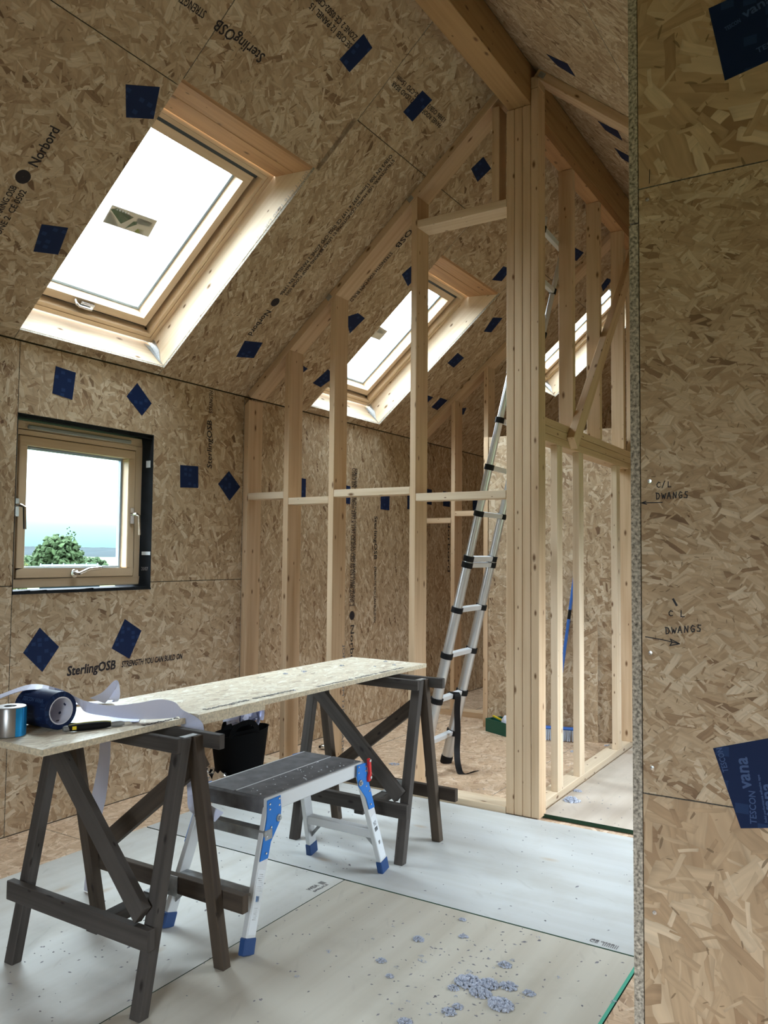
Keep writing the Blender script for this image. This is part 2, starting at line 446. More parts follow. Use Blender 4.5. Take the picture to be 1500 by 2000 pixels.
PF = Plane((0, 0, 0), (1, 0, 0), (0, 1, 0), (0, 0, 1))
GY = 1.63
PG = Plane((0, GY, 0), (1, 0, 0), (0, 0, 1), (0, -1, 0))

def sheet(name, pl, a0, a1, b0, b1, holes, th, mat, parent, edge='osb_edge', along='b', top=0.0, gap=.002):
    a0 += gap; a1 -= gap; b0 += gap; b1 -= gap
    A = sorted({a0, a1, *[min(max(q, a0), a1) for h in holes for q in h[:2]]}); B = sorted({b0, b1, *[min(max(q, b0), b1) for h in holes for q in h[2:]]})
    ins = lambda a, b: a0 < a < a1 and b0 < b < b1 and not any(h[0] < a < h[1] and h[2] < b < h[3] for h in holes)
    mb = MB(); flip = pl.U.cross(pl.W).dot(pl.N) < 0
    def F(pts, uv, mi):
        if flip: pts = pts[::-1]; uv = uv[::-1] if uv else None
        mb.face(pts, uv, mi)
    for i in range(len(A) - 1):
        for j in range(len(B) - 1):
            ca, cb = (A[i] + A[i + 1]) / 2, (B[j] + B[j + 1]) / 2
            if not ins(ca, cb): continue
            q = [(A[i], B[j]), (A[i + 1], B[j]), (A[i + 1], B[j + 1]), (A[i], B[j + 1])]
            uv = [(b, a) if along == 'b' else (a, b) for a, b in q]
            F([pl.p(*t, top) for t in q], uv, 0)
            F([pl.p(*t, top - th) for t in q[::-1]], uv[::-1], 0)
            da, db = (A[i + 1] - A[i]), (B[j + 1] - B[j]); e_ = 1e-4
            for k, (ta, tb) in enumerate(((ca, B[j] - e_), (A[i + 1] + e_, cb), (ca, B[j + 1] + e_), (A[i] - e_, cb))):
                if not ins(ta, tb):
                    s0, s1 = q[k], q[(k + 1) % 4]
                    F([pl.p(*s0, top - th), pl.p(*s1, top - th), pl.p(*s1, top), pl.p(*s0, top)], None, 1)
    return mb.make(name, [mat, edge], parent)

# text as thin printed mesh on a plane
def text_mesh(txt):
    cu = bpy.data.curves.new('t', 'FONT'); cu.body = txt; cu.size = 1.0; cu.resolution_u = 2
    o = bpy.data.objects.new('t', cu); COL.objects.link(o)
    dg = bpy.context.evaluated_depsgraph_get(); dg.update()
    me = bpy.data.meshes.new_from_object(o.evaluated_get(dg))
    bpy.data.objects.remove(o); bpy.data.curves.remove(cu)
    vs = [v.co.copy() for v in me.vertices]; fs = [list(p.vertices) for p in me.polygons]
    bpy.data.meshes.remove(me)
    return vs, fs
def lettering(txt, p0, p1, n, h, mat, parent, name='printed_lettering', off=.0009, shear=0.0, bold=.0011):
    p0, p1, n = V(p0), V(p1), V(n).normalized()
    d = (p1 - p0); w = d.length; d.normalize(); up = n.cross(d).normalized()
    vs, fs = text_mesh(txt)
    x0 = min(v.x for v in vs); x1 = max(v.x for v in vs); y1 = max(v.y for v in vs)
    y1 = max(y1, .69)
    mb = MB()
    for qi, q in enumerate([(0, 0)] if not bold else [(0, 0), (bold, 0), (0, bold), (bold, bold)]):
        for f in fs:
            pts = []
            for i in f:
                x = (vs[i].x - x0) / (x1 - x0) * w; y = vs[i].y / y1 * h
                pts.append(p0 + d * (x + shear * y + q[0]) + up * (y + q[1]) + n * (off + qi * .00012))
            mb.face(pts, [(0, 0)] * len(pts))
    return mb.make(name, mat, parent)

# ================================================================== SETTING
YB, YF = -1.3, 9.5
SKYL = [(2.38, 3.31, .06), (4.735, 5.675, .06), (7.09, 8.03, .94)]     # y0, y1, u0 of the three rooflights
SKH = 1.42
# ---- floor
floor = struct('floor')
MB().bx(-.3, WX + .3, YB - .3, YF + .3, -.30, -.030).make('floor_deck', 'backing', floor)
for (x0, x1, y0, y1) in [(0, .467, YB, .2), (0, .467, .2, 2.6), (0, .467, 2.6, 4.19), (.47, 1.67, 4.055, 5.2), (.47, 1.67, 5.2, 7.6), (0, .467, 4.19, 6.6), (0, .467, 6.6, YF),
                         (1.67, 2.04, 4.055, 6.4), (1.67, 2.04, 6.4, YF), (.47, 1.67, 7.6, YF), (2.895, WX, .5, 2.87), (2.9, WX, YB, .5), (2.04, WX, 4.055, 4.30), (2.04, WX, 6.5, YF), (.47, 2.9, YB, -.35)]:
    sheet('osb_floor_sheet', PF, x0, x1, y0, y1, [], .018, 'osb_floor', floor, top=-.001 if x0 == 2.895 else -.012, along='b')
ply_a = sheet('plywood_sheet', PF, .468, 1.669, -.35, 2.868, [], .012, 'ply', floor, 'green_dark')
ply_b = sheet('plywood_sheet', PF, 1.669, 2.893, -.35, 2.868, [], .012, 'ply_tan', floor, 'green_dark')
ply_c = sheet('plywood_sheet', PF, .468, 2.905, 2.872, 4.055, [], .012, 'ply_far', floor, 'green_dark', along='a', gap=.003)
ply_d = sheet('plywood_sheet', PF, 2.05, WX - .02, 4.125, 6.5, [], .020, 'ply_dusty', floor, 'green_dark', top=.012)
MB().bx(2.883, 2.8935, -.35, 2.866, 0, .0008).make('green_edge_strip', 'green_edge', floor)
MB().bx(1.70, 2.9, 2.867, 2.8735, -.004, .0006).make('green_edge_strip', 'green_dark', floor)
# stamped marks on the plywood
lettering('CE  ||||||||', PF.p(2.70, 2.895), PF.p(2.80, 2.893), (0, 0, 1), .022, 'stamp', floor, 'stamped_mark', .0006)
lettering('CE 0416', PF.p(2.702, 2.91), PF.p(2.785, 2.908), (0, 0, 1), .010, 'stamp', floor, 'stamped_mark', .0006)
lettering('WISA  ||||', PF.p(1.615, 2.70), PF.p(1.618, 2.80), (0, 0, 1), .022, 'stamp', floor, 'stamped_mark', .0006)
lettering('SPRUCE', PF.p(1.64, 2.70), PF.p(1.643, 2.79), (0, 0, 1), .012, 'stamp', floor, 'stamped_mark', .0006)

# ---- left wall (eaves wall)
wl = struct('wall_left')
WIN = (2.414, 3.287, 1.154, 2.044)
def slab(parent, pl, a0, a1, b0, b1, holes, n0, n1, mat, name):
    return sheet(name, pl, a0, a1, b0, b1, holes, n1 - n0, mat, parent, mat, top=-n0, gap=0)
slab(wl, PW, YB - .3, YF + .3, -.3, EZ + .1, [WIN], .019, .30, 'backing', 'wall_core')
for a0, a1, b0, b1, mt, al in [(YB, .02, -.01, 2.40, 'osb_vert', 'b'), (.02, 1.217, -.01, 2.40, 'osb_vert', 'b'), (1.217, 2.414, 1.19, 2.40, 'osb_vert', 'b'), (2.414, 4.06, 1.19, 2.40, 'osb', 'b'),
                               (1.0, 2.414, -.01, 1.19, 'osb', 'a'), (2.414, 4.06, -.01, 1.19, 'osb', 'a'), (YB, 1.0, -.01, 0, 'osb', 'a')]:
    if b1 - b0 > .05 and not (a0 < 1.1 and a1 > 1.0 and b1 > 1.3 and a0 > .5 and False):
        sheet('osb_sheet', PW, a0 if not (a0 == .02) else .02, a1 if a0 != .02 else 1.0, b0, b1, [WIN], .018, mt, wl, along=al)
sheet('osb_sheet', PW, 1.0, 1.217, 1.19, 2.40, [], .018, 'osb_vert', wl, along='b')
for a0, a1 in [(4.06, 5.235), (5.235, 6.44), (6.44, 7.64), (7.64, 8.84), (8.84, YF)]:
    sheet('osb_sheet', PW, a0, a1, -.01, 2.40, [], .018, 'osb_vert', wl, along='b')
N = (1, 0, 0)
lettering('SterlingOSB', PW.p(2.738, .716), PW.p(3.046, .717), N, .048, 'ink', wl, shear=.12, bold=.0035)
lettering('STRENGTH YOU CAN BUILD ON', PW.p(3.091, .722), PW.p(3.544, .722), N, .032, 'ink', wl, shear=.12, bold=.0018)
lettering('SterlingOSB', PW.p(3.765, 1.893), PW.p(3.757, 2.195), N, .042, 'ink', wl, shear=.1, bold=.0015)
lettering('STRENGTH', PW.p(3.762, 2.244), PW.p(3.762, 2.386), N, .03, 'ink', wl)
lettering('Norbord', PW.p(5.345, .80), PW.p(5.345, .42), N, .05, 'ink', wl, bold=.0015)
lettering('OSB/3 EN 300 18mm 2397 x 1197 CE 0502-CPD BS EN 13986 ZONE 2', PW.p(5.345, 2.05), PW.p(5.33, .95), N, .05, 'ink', wl)
lettering('STRUCTURAL USE IN HUMID CONDITIONS E1 LOAD BEARING FLOOR ROOF', PW.p(5.385, 2.05), PW.p(5.37, .95), N, .03, 'ink', wl)
lettering('SterlingOSB', PW.p(5.68, 1.68), PW.p(5.68, 1.32), N, .045, 'ink', wl, bold=.0015)
lettering('STRENGTH YOU CAN BUILD ON', PW.p(5.685, 1.26), PW.p(5.685, .80), N, .03, 'ink', wl)
MB().lathe([(.001, .0009), (.036, .0009), (.036, 0)], PW.p(5.365, .875), N, 20).make('printed_roundel', 'ink', wl)
lettering('Norbord', PW.p(7.0, 1.72), PW.p(7.0, 1.20), N, .05, 'ink', wl)

# ---- ceiling (both slopes)
ceil = struct('ceiling')
HOLES = [(y0, y1, u0, u0 + SKH) for y0, y1, u0 in SKYL]
HOLES2 = [(y0 - .02, y1 + .02, u0 - .02, u0 + SKH + .02) for y0, y1, u0 in SKYL]
slab(ceil, PLR, YB - .3, YF + .3, -.25, UR + .1, HOLES2, .017, .30, 'backing', 'roof_core')
slab(ceil, PRR, YB - .3, YF + .3, -.25, UR + .1, [], .017, .30, 'backing', 'roof_core')
for a0, a1, b0, b1, mt in [(YB, .0, 0, 1.45, 'osb'), (.0, 1.19, 0, 1.45, 'osb'), (1.19, 2.38, 0, 1.45, 'osb'), (YB, .95, 1.45, UR, 'osb'), (.95, 2.38, 1.45, UR, 'osb'), (2.38, 3.345, 1.48, UR, 'osb'),
                           (2.38, 3.31, 0, .06, 'osb'), (3.31, 4.735, 0, 1.80, 'osb_vert'), (3.345, 4.735, 1.80, UR, 'osb'), (4.735, 5.675, 0, .06, 'osb'), (4.735, 5.675, 1.48, UR, 'osb'),
                           (5.675, 7.09, 0, 1.80, 'osb_vert'), (5.675, 7.09, 1.80, UR, 'osb'), (7.09, 8.03, 0, .94, 'osb_vert'), (7.09, 8.03, 2.36, UR, 'osb'), (8.03, YF, 0, UR, 'osb')]:
    sheet('osb_sheet', PLR, a0, a1, b0, b1, [], .015, mt, ceil, along='b' if mt == 'osb_vert' else 'a')
for a0, a1, b0, b1 in [(YB, 1.2, 0, 1.67), (1.2, 3.6, 0, 1.67), (3.6, 6.0, 0, 1.67), (6.0, YF, 0, 1.67), (YB, .4, 1.67, UR), (.4, 2.8, 1.67, UR), (2.8, 5.2, 1.67, UR), (5.2, 7.6, 1.67, UR), (7.6, YF, 1.67, UR)]:
    sheet('osb_sheet', PRR, a0, a1, b0, b1, [], .015, 'osb', ceil, along='a')
NLr = PLR.N
q = lambda u, y: PLR.p(y, u)
lettering('SterlingOSB', q(1.767, 2.656), q(1.762, 2.367), NLr, .045, 'ink', ceil, shear=.1, bold=.0015)
lettering('STRENGTH YOU', q(1.755, 2.303), q(1.745, 2.09), NLr, .032, 'ink', ceil)
lettering('Norbord', q(.852, 2.036), q(1.038, 2.036), NLr, .045, 'ink', ceil, bold=.0015)
MB().lathe([(.001, .0009), (.032, .0009), (.032, 0)], q(.789, 2.003), NLr, 20).make('printed_roundel', 'ink', ceil)
lettering('ONE 2  CE 0502', q(.50, 2.05), q(.735, 2.05), NLr, .028, 'ink', ceil)
lettering('LOAD BEARING OSB', q(.47, 2.005), q(.735, 2.005), NLr, .028, 'ink', ceil)
lettering('Norbord', q(.641, 3.70), q(.444, 3.70), NLr, .042, 'ink', ceil, bold=.0015)
MB().lathe([(.001, .0009), (.03, .0009), (.03, 0)], q(.706, 3.716), NLr, 20).make('printed_roundel', 'ink', ceil)
lettering('OSB/3 EN 300 15mm 2397 x 1197 CE 0502-CPD ZONE 2 PANEL BS EN 13986', q(1.773, 3.70), q(.765, 3.70), NLr, .026, 'ink', ceil)
lettering('STRUCTURAL USE HUMID CONDITIONS E1 LOAD BEARING ROOF FLOOR 0502', q(1.76, 3.74), q(.775, 3.74), NLr, .022, 'ink', ceil)
lettering('OSB', q(1.501, 4.266), q(1.365, 4.266), NLr, .045, 'ink', ceil, bold=.0015)
lettering('STRENGTH YOU CAN BUILD', q(1.32, 4.268), q(.916, 4.268), NLr, .03, 'ink', ceil)
lettering('ZONE 2 CE 0502-CPD', q(2.085, 3.02), q(2.095, 2.70), NLr, .026, 'ink', ceil)
lettering('SE OSB 12 PANEL 15', q(2.045, 3.02), q(2.055, 2.70), NLr, .026, 'ink', ceil)
lettering('13986 OSB/3 CE 0502-CPD 15mm', q(2.10, 3.88), q(2.09, 3.38), NLr, .024, 'ink', ceil)
lettering('PANEL ROOF ZONE 2 LOAD BEAR', q(2.065, 3.88), q(2.055, 3.38), NLr, .024, 'ink', ceil)

# ---- near wall end on the right (covers the right of the picture)
wn = struct('wall_near', (3.216, GY, 0))
XG = 3.216
MB().bx(XG, WX + .1, GY + .019, GY + .16, -.03, 3.3).make('wall_core', 'backing', wn)
sheet('osb_sheet', PG, XG, WX + .05, -.012, .902, [], .018, 'osb_big', wn, along='b', gap=.0012)
sheet('osb_sheet', PG, XG, WX + .05, .902, 2.101, [], .018, 'osb_fine', wn, along='a', gap=.0015)
sheet('osb_sheet', PG, XG, WX + .05, 2.101, 3.3, [], .018, 'osb_big', wn, along='a', gap=.0012)
PGS = Plane((XG - .001, GY, 0), (0, 1, 0), (0, 0, 1), (-1, 0, 0))
MB().bx(XG - .0185, XG - .0004, GY - .0005, GY + .18, -.012, 2.03).make('return_sheet', 'osb_edge', wn)
MB().bx(XG - .0180, XG - .0004, GY - .0005, GY + .18, 2.034, 3.3).make('return_sheet', 'osb_edge', wn)
for x, z in [(3.234, 1.509), (3.233, 1.173), (3.235, .953), (3.237, .68), (3.234, 2.076)]:
    MB().lathe([(.0005, .0016), (.004, .0012), (.0045, 0)], (x, GY, z), (0, -1, 0), 10).make('screw', 'screw', wn)
# handwriting
STK = {'C': [[(.85, .85), (.45, 1), (.1, .6), (.12, .25), (.45, 0), (.85, .12)]], '/': [[(0, -.1), (.6, 1.15)]], 'L': [[(.15, 1), (.12, .02), (.75, .05)]],
       'D': [[(.1, .95), (.12, 0), (.55, .08), (.8, .5), (.55, .9), (-.05, 1.0)]], 'W': [[(0, .9), (.2, .05), (.42, .6), (.62, .05), (.95, .85)]],
       'A': [[(0, 0), (.42, 1), (.8, 0)], [(.12, .4), (.7, .42)]], 'N': [[(.1, 0), (.15, .95), (.7, .05), (.78, 1)]],
       'G': [[(.8, .85), (.4, 1), (.08, .5), (.35, .0), (.75, .1), (.78, .45), (.45, .45)]], 'S': [[(.8, .95), (.3, .95), (.2, .6), (.7, .4), (.6, .02), (.05, .05)]]}
def strokes(paths, pl, w, mat, parent, name='marker_writing', off=.0009):
    mb = MB()
    for path in paths:
        for (a, b), (c, d) in zip(path[:-1], path[1:]):
            t = V((c - a, d - b, 0))
            if t.length < 1e-6: continue
            t.normalize(); k = V((-t.y, t.x, 0)) * w / 2; t = t * w * .4
            P_ = [(a - t.x + k.x, b - t.y + k.y), (c + t.x + k.x, d + t.y + k.y), (c + t.x - k.x, d + t.y - k.y), (a - t.x - k.x, b - t.y - k.y)]
            pts = [pl.p(*z, off) for z in P_]
            nn = (pts[1] - pts[0]).cross(pts[2] - pts[0])
            if nn.dot(pl.N) < 0: pts = pts[::-1]
            mb.face(pts, [(0, 0)] * 4)
    return mb.make(name, mat, parent)
def handword(word, x, z, adv, h, tilt=0.0):
    out = []
    for i, ch in enumerate(word):
        for st in STK[ch]:
            out.append([(x + i * adv + px * adv * .8, z + i * adv * tilt + pz * h) for px, pz in st])
    return out
strokes(handword('C/L', 3.2475, 1.496, .0105, .0105) + handword('DWANGS', 3.2465, 1.473, .0105, .0125, .02) + [[(3.258, 1.4665), (3.219, 1.4665)], [(3.227, 1.4695), (3.219, 1.4665), (3.228, 1.4635)]], PG, .0018, 'pen', wn)
strokes(handword('C', 3.268, 1.247, .011, .010) + handword('L', 3.290, 1.246, .012, .012) + handword('DWANGS', 3.262, 1.212, .0115, .0125, .14) + [[(3.224, 1.204), (3.258, 1.2), (3.288, 1.1945)], [(3.271, 1.2025), (3.288, 1.1945), (3.27, 1.190), (3.274, 1.1965), (3.271, 1.2025)]], PG, .0019, 'pen', wn)
strokes([[(3.277, 1.279), (3.283, 1.268)]], PG, .004, 'pen', wn)
strokes([[(3.2385, 2.108), (3.2395, 2.136)]], PG, .0014, 'pen', wn)

# ---- rear lining wall behind the broom
wm = struct('wall_middle', (.83, 6.04, 0))
MB().bx(.87, 1.925, 6.056, 6.18, -.012, 2.31).make('wall_core', 'backing', wm)
PM = Plane((0, 6.037, 0), (1, 0, 0), (0, 0, 1), (0, -1, 0))
sheet('osb_sheet', PM, .868, 1.93, -.012, 2.325, [], .018, 'osb', wm, along='b')
MB().bx(.83, .868, 6.03, 6.18, -.012, 2.325).make('edge_stud', 'wood', wm)

# ---- walls the picture does not show but the light needs
wr = struct('wall_right', (WX, 0, 0))
PRW = Plane((WX, 0, 0), (0, 1, 0), (0, 0, 1), (-1, 0, 0))
RWIN = [(3.6, 5.2, .85, 1.9)]
slab(wr, PRW, YB - .3, YF + .3, -.3, EZ + .1, RWIN, .019, .30, 'backing', 'wall_core')
for a0, a1 in [(YB, .6), (.6, 1.8), (1.8, 4.2), (4.2, 6.6), (6.6, YF)]:
    sheet('osb_sheet', PRW, a0, a1, -.01, 2.40, RWIN, .018, 'osb', wr)
wb = struct('wall_back', (0, YB, 0))
PBW = Plane((0, YB, 0), (1, 0, 0), (0, 0, 1), (0, 1, 0))
BWIN = (2.6, 3.75, .8, 2.15)
slab(wb, PBW, -.3, WX + .3, -.3, 4.4, [BWIN], .019, .25, 'backing', 'wall_core')
sheet('osb_sheet', PBW, 0, WX, -.01, 4.3, [BWIN], .018, 'osb', wb)
portal(((BWIN[0] + BWIN[1]) / 2, YB - .02, (BWIN[2] + BWIN[3]) / 2), (0, 1, 0), BWIN[1] - BWIN[0], BWIN[3] - BWIN[2], (0, 0, 1))
wf = struct('wall_far', (0, YF, 0))
MB().bx(-.3, WX + .3, YF + .019, YF + .25, -.3, 4.4).make('wall_core', 'backing', wf)
MB().bx(0, WX, YF, YF + .018, -.01, 4.3).make('osb_sheet', 'osb_vert', wf)
for y0, y1, z0, z1 in RWIN:
    portal((WX + .02, (y0 + y1) / 2, (z0 + z1) / 2), (-1, 0, 0), y1 - y0, z1 - z0, (0, 0, 1))

# ---- rooflights
def bars(mb, u0, u1, y0, y1, w, d0, d1):
    X = V((CT, 0, ST)); D = V((-ST, 0, CT)); Yv = V((0, 1, 0))
    B = lambda ua, ub, ya, yb: mb.box(PL(ua, ya, d0), X * (ub - ua), Yv * (yb - ya), D * (d1 - d0))
    B(u0, u0 + w, y0, y1); B(u1 - w, u1, y0, y1); B(u0 + w, u1 - w, y0, y0 + w); B(u0 + w, u1 - w, y1 - w, y1)
def skylight(name, y0, y1, u0, label):
    W_ = struct(name, PL(u0, (y0 + y1) / 2))
    X = V((CT, 0, ST)); D = V((-ST, 0, CT)); Yv = V((0, 1, 0))
    ut = u0 + SKH
    MB().box(PL(u0 - .019, y0, .0152), X * .0185, Yv * (y1 - y0), D * .200).make('sill_board', 'wood_pale', W_)
    MB().box(PL(u0 - .04, y1 + .0005, .0152), X * (SKH + .10), Yv * .018, D * .200).make('side_board', 'wood_pale', W_)
    MB().box(PL(u0 - .04, y0 - .0185, .0152), X * (SKH + .10), Yv * .018, D * .200).make('side_board', 'wood_pale', W_)
    # head: two boards, soffit level
    def head(d0, d1, ga):
        f = lambda d: ut - .19 * d / .19
        a, b, c, d_ = PL(f(d0), y0, d0), PL(f(d1), y0, d1), PL(f(d1) + .05, y0, d1), PL(f(d0) + .05, y0, d0)
        MB().prism([a, b, c, d_], Yv * (y1 - y0)).make('head_board', 'wood_red', W_)
    head(.0155, .096, 0); head(.101, .188, 0)
    f0 = ut - .10; MB().box(PL(f0 + .012, y0, .094), X * .03, Yv * (y1 - y0), D * .01).make('head_seam_shade', 'gasket_seam', W_)  # added dark strip stands in for the shade in the open board seam
    fu0, fu1, fy0, fy1 = u0 + .02, u0 + 1.235, y0 + .004, y1 - .004
    mb = MB(); bars(mb, fu0, fu1, fy0, fy1, .026, .192, .275); bars(mb, fu0 + .028, fu1 - .028, fy0 + .028, fy1 - .028, .022, .196, .275)
    mb.make('window_frame', 'window_wood', W_)
    mb = MB(); bars(mb, fu0 + .0262, fu1 - .0262, fy0 + .0262, fy1 - .0262, .0016, .2, .27); bars(mb, fu0 + .0505, fu1 - .0505, fy0 + .0505, fy1 - .0505, .030, .262, .272)
    mb.make('frame_gasket', 'gasket_seam', W_)
    su0, su1, sy0, sy1 = fu0 + .075, fu1 - .075, fy0 + .075, fy1 - .075
    mb = MB(); bars(mb, su0, su1, sy0, sy1, .046, .228, .335); sash = mb.make('sash', 'window_wood', W_)
    mb = MB(); bars(mb, su0 + .0465, su1 - .0465, sy0 + .0465, sy1 - .0465, .016, .302, .322); mb.make('glazing_spacer', 'spacer', sash)
    MB().box(PL(su0 + .045, sy0 + .045, .310), X * (su1 - su0 - .09), Yv * (sy1 - sy0 - .09), D * .004).make('glass_pane', 'glass', sash)
    MB().box(PL(fu1 - .074, fy0 + .06, .228), X * .026, Yv * (fy1 - fy0 - .12), D * .03).make('vent_bar', 'vent', W_)
    # latch on the bottom rail of the sash
    hc = y0 + .40
    mb = MB(); mb.tube([PL(su0 + .026, hc - .05, .225), PL(su0 + .020, hc - .05, .205), PL(su0 + .012, hc - .03, .20), PL(su0 + .012, hc + .05, .20)], .008, 8)
    mb.box(PL(su0 + .005, hc - .02, .212), X * .03, Yv * .085, D * .02); mb.make('latch_handle', 'chrome', sash, True)
    # joist hangers in the lower corners
    for yy, sg in ((y1, -1), (y0, 1)):
        mb = MB()
        mb.prism([PL(u0 + .001, yy, .19), PL(u0 + .001, yy, .02), PL(u0 + .001, yy + sg * .018, .03), PL(u0 + .001, yy + sg * .03, .12), PL(u0 + .001, yy + sg * .05, .19)], X * .0015)
        mb.prism([PL(u0, yy + sg * .001, .19), PL(u0, yy + sg * .001, .05), PL(u0 + .035, yy + sg * .001, .11), PL(u0 + .045, yy + sg * .001, .19)], Yv * sg * .0015)
        mb.make('joist_hanger', 'zinc', W_)
        MB().lathe([(.0005, .0), (.008, .0), (.008, .004)], PL(fu0 + .085 - .03, (fy1 - .056) if sg < 0 else fy0 + .056, .235), (0, sg, 0), 10).make('frame_bolt', 'gasket_seam', W_)
    portal(PL(u0 + .65, (y0 + y1) / 2, .33), NLr, y1 - y0 - .1, 1.2, X)
    return W_
w2 = skylight('window_2', *SKYL[0], '')
w3 = skylight('window_3', *SKYL[1], '')
w4 = skylight('window_4', *SKYL[2], '')
# instruction stickers on two panes
def sticker(par, corners):
    mb = MB(); P_ = [PL(u, y, .3085) for u, y in corners]
    mb.face(P_); mb.face([p + PLR.N * -.0004 for p in P_[::-1]])
    o = mb.make('pane_sticker', 'sticker', par)
    def sub(a, b, c, d, mat):
        f = lambda s, t: P_[0].lerp(P_[1], s).lerp(P_[3].lerp(P_[2], s), t) + PLR.N * .0005
        MB().face([f(*z) for z in (a, b, c, d)][::1]).make('sticker_print', mat, par)
    return sub
st = sticker(w2, [(.718, 2.664), (.742, 2.947), (.634, 2.960), (.611, 2.673)])
g1 = plain('sticker_green', (.10, .16, .09), .5); g2 = plain('sticker_grey', (.36, .38, .34), .5); g3 = plain('sticker_leaf', (.35, .42, .05), .5); g4 = plain('sticker_beige', (.52, .49, .42), .5)
st((.02, .05), (.98, .05), (.98, .96), (.02, .96), g4)
for a in [((.02, .25), (.12, .08), (.52, .25), (.34, .78), g1), ((.55, .45), (.62, .40), (.64, .55), (.45, .98), g1), ((.02, .35), (.14, .5), (.32, .95), (.04, .95), g2), ((.60, .2), (.92, .2), (.90, .45), (.60, .5), g2), ((.70, .75), (.84, .7), (.84, .95), (.66, .98), g3)]:
    st(*a)
for k in range(5): st((.12 + k * .06, .10), (.155 + k * .06, .11), (.155 + k * .06, .2), (.12 + k * .06, .19), M['label_white'])
st = sticker(w3, [(.733, 5.03), (.71, 5.318), (.613, 5.317), (.607, 5.03)])
st((.02, .05), (.98, .05), (.98, .96), (.02, .96), g4)
for a in [((.02, .1), (.3, .1), (.3, .9), (.02, .9), g1), ((.40, .2), (.55, .2), (.55, .6), (.40, .7), g2), ((.62, .15), (.9, .15), (.9, .4), (.62, .5), g2)]: st(*a)

# timber grade stamps on the reveal boards
lettering('001-1 C16 1240 DRY GRADED', PL(1.44, 3.3095, .035), PL(.85, 3.3095, .035), (0, -1, 0), .020, 'stamp_faint', w2, bold=0)

# ---- small window in the left wall
w1 = struct('window_1', (0, 2.85, 1.6))
y0, y1, z0, z1 = WIN
mb = MB()
mb.bx(-.30, -.001, y1 - .004, y1 + .001, z0, z1); mb.bx(-.30, -.001, y0 - .001, y0 + .004, z0, z1); mb.bx(-.30, -.001, y0, y1, z1 - .004, z1 + .001); mb.bx(-.30, -.001, y0, y1, z0 - .001, z0 + .004)
mb.make('membrane_lining', 'black', w1)
mb = MB(); mb.bx(-.05, .004, y0 + .0, y1, z0 - .006, z0 + .004)
for k in range(9): mb.beam((-.02 + .018 * random.random(), y0 + k * .095, z0 + .006), (-.01, y0 + .1 + k * .095, z0 + .005 + .006 * random.random()), .012, .006)
for k in range(6): mb.beam((-.03, y0 + .02 + k * .14, z1 - .012), (-.02, y0 + .17 + k * .14, z1 - .010 - .012 * random.random()), .02, .006)
mb.make('membrane_fold', 'black', w1)
def wbars(mb, a0, a1, b0, b1, w, x0, x1):
    mb.bx(x0, x1, a0, a1, b0, b0 + w); mb.bx(x0, x1, a0, a1, b1 - w, b1); mb.bx(x0, x1, a0, a0 + w, b0 + w, b1 - w); mb.bx(x0, x1, a1 - w, a1, b0 + w, b1 - w)
FX = -.085
fa0, fa1, fb0, fb1 = y0 + .02, y1 - .012, z0 + .020, z1 - .020
mb = MB(); wbars(mb, fa0, fa1, fb0, fb1, .045, FX - .07, FX); mb.bx(FX - .07, FX, fa0 + .04, fa1 - .04, fb1 - .072, fb1 - .04); mb.make('window_frame', 'window_wood', w1, bevel=.003)
mb = MB(); wbars(mb, fa0 + .045, fa1 - .045, fb0 + .045, fb1 - .071, .006, FX - .07, FX - .008); mb.make('frame_gasket', 'gasket_seam', w1)
sa0, sa1, sb0, sb1 = fa0 + .049, fa1 - .049, fb0 + .049, fb1 - .076
mb = MB(); wbars(mb, sa0, sa1, sb0, sb1, .048, FX - .065, FX + .004); sash1 = mb.make('sash', 'window_wood', w1, bevel=.004)
mb = MB(); wbars(mb, sa0 + .048, sa1 - .048, sb0 + .048, sb1 - .048, .012, FX - .075, FX - .052); mb.make('glazing_spacer', 'spacer', sash1)
MB().bx(FX - .068, FX - .064, sa0 + .04, sa1 - .04, sb0 + .04, sb1 - .04).make('glass_pane', 'glass', sash1)
MB().bx(FX, FX + .016, fa0 + .09, fa1 - .09, fb1 - .040, fb1 - .020).make('trickle_vent', plain('grey_vent_cover', (.30, .32, .30), .5), w1, bevel=.004)
for yy, zz, sgn in ((fa0 + .040, 1.58, 1), (sa1 - .02, 1.57, 1)):
    mb = MB(); mb.bx(FX + .003, FX + .010, yy - .013, yy + .013, zz - .045, zz + .045); mb.tube([(FX + .008, yy, zz + .01), (FX + .045, yy, zz + .01), (FX + .055, yy + .012, zz), (FX + .055, yy + .018, zz - .11)], .0085, 8)
    mb.make('window_handle', 'chrome', sash1, True)
mb = MB(); yc = (sa0 + sa1) / 2; zc = sb0 + .022; mb.lathe([(.0, .012), (.022, .010), (.024, 0)], (FX + .004, yc - .03, zc), (1, 0, 0), 14)
mb.tube([(FX + .010, yc - .03, zc), (FX + .045, yc - .02, zc), (FX + .052, yc + .03, zc + .022), (FX + .052, yc + .11, zc + .028)], .0085, 8); mb.make('window_handle', 'chrome', sash1, True)
MB().bx(-.055, -.02, y1 - .0055, y1 - .004, 1.855, 1.895).make('reveal_sticker', 'label_white', w1)
MB().bx(-.075, -.004, y1 - .0055, y1 - .004, 1.345, 1.365).make('reveal_sticker', 'label_white', w1)
lettering('20/07', (-.075, y1 - .0045, 1.255), (-.02, y1 - .0045, 1.255), (0, -1, 0), .02, 'stamp', w1, 'printed_lettering')
portal((-.29, (y0 + y1) / 2, (z0 + z1) / 2), (1, 0, 0), y1 - y0 - .02, z1 - z0 - .02, (0, 0, 1))

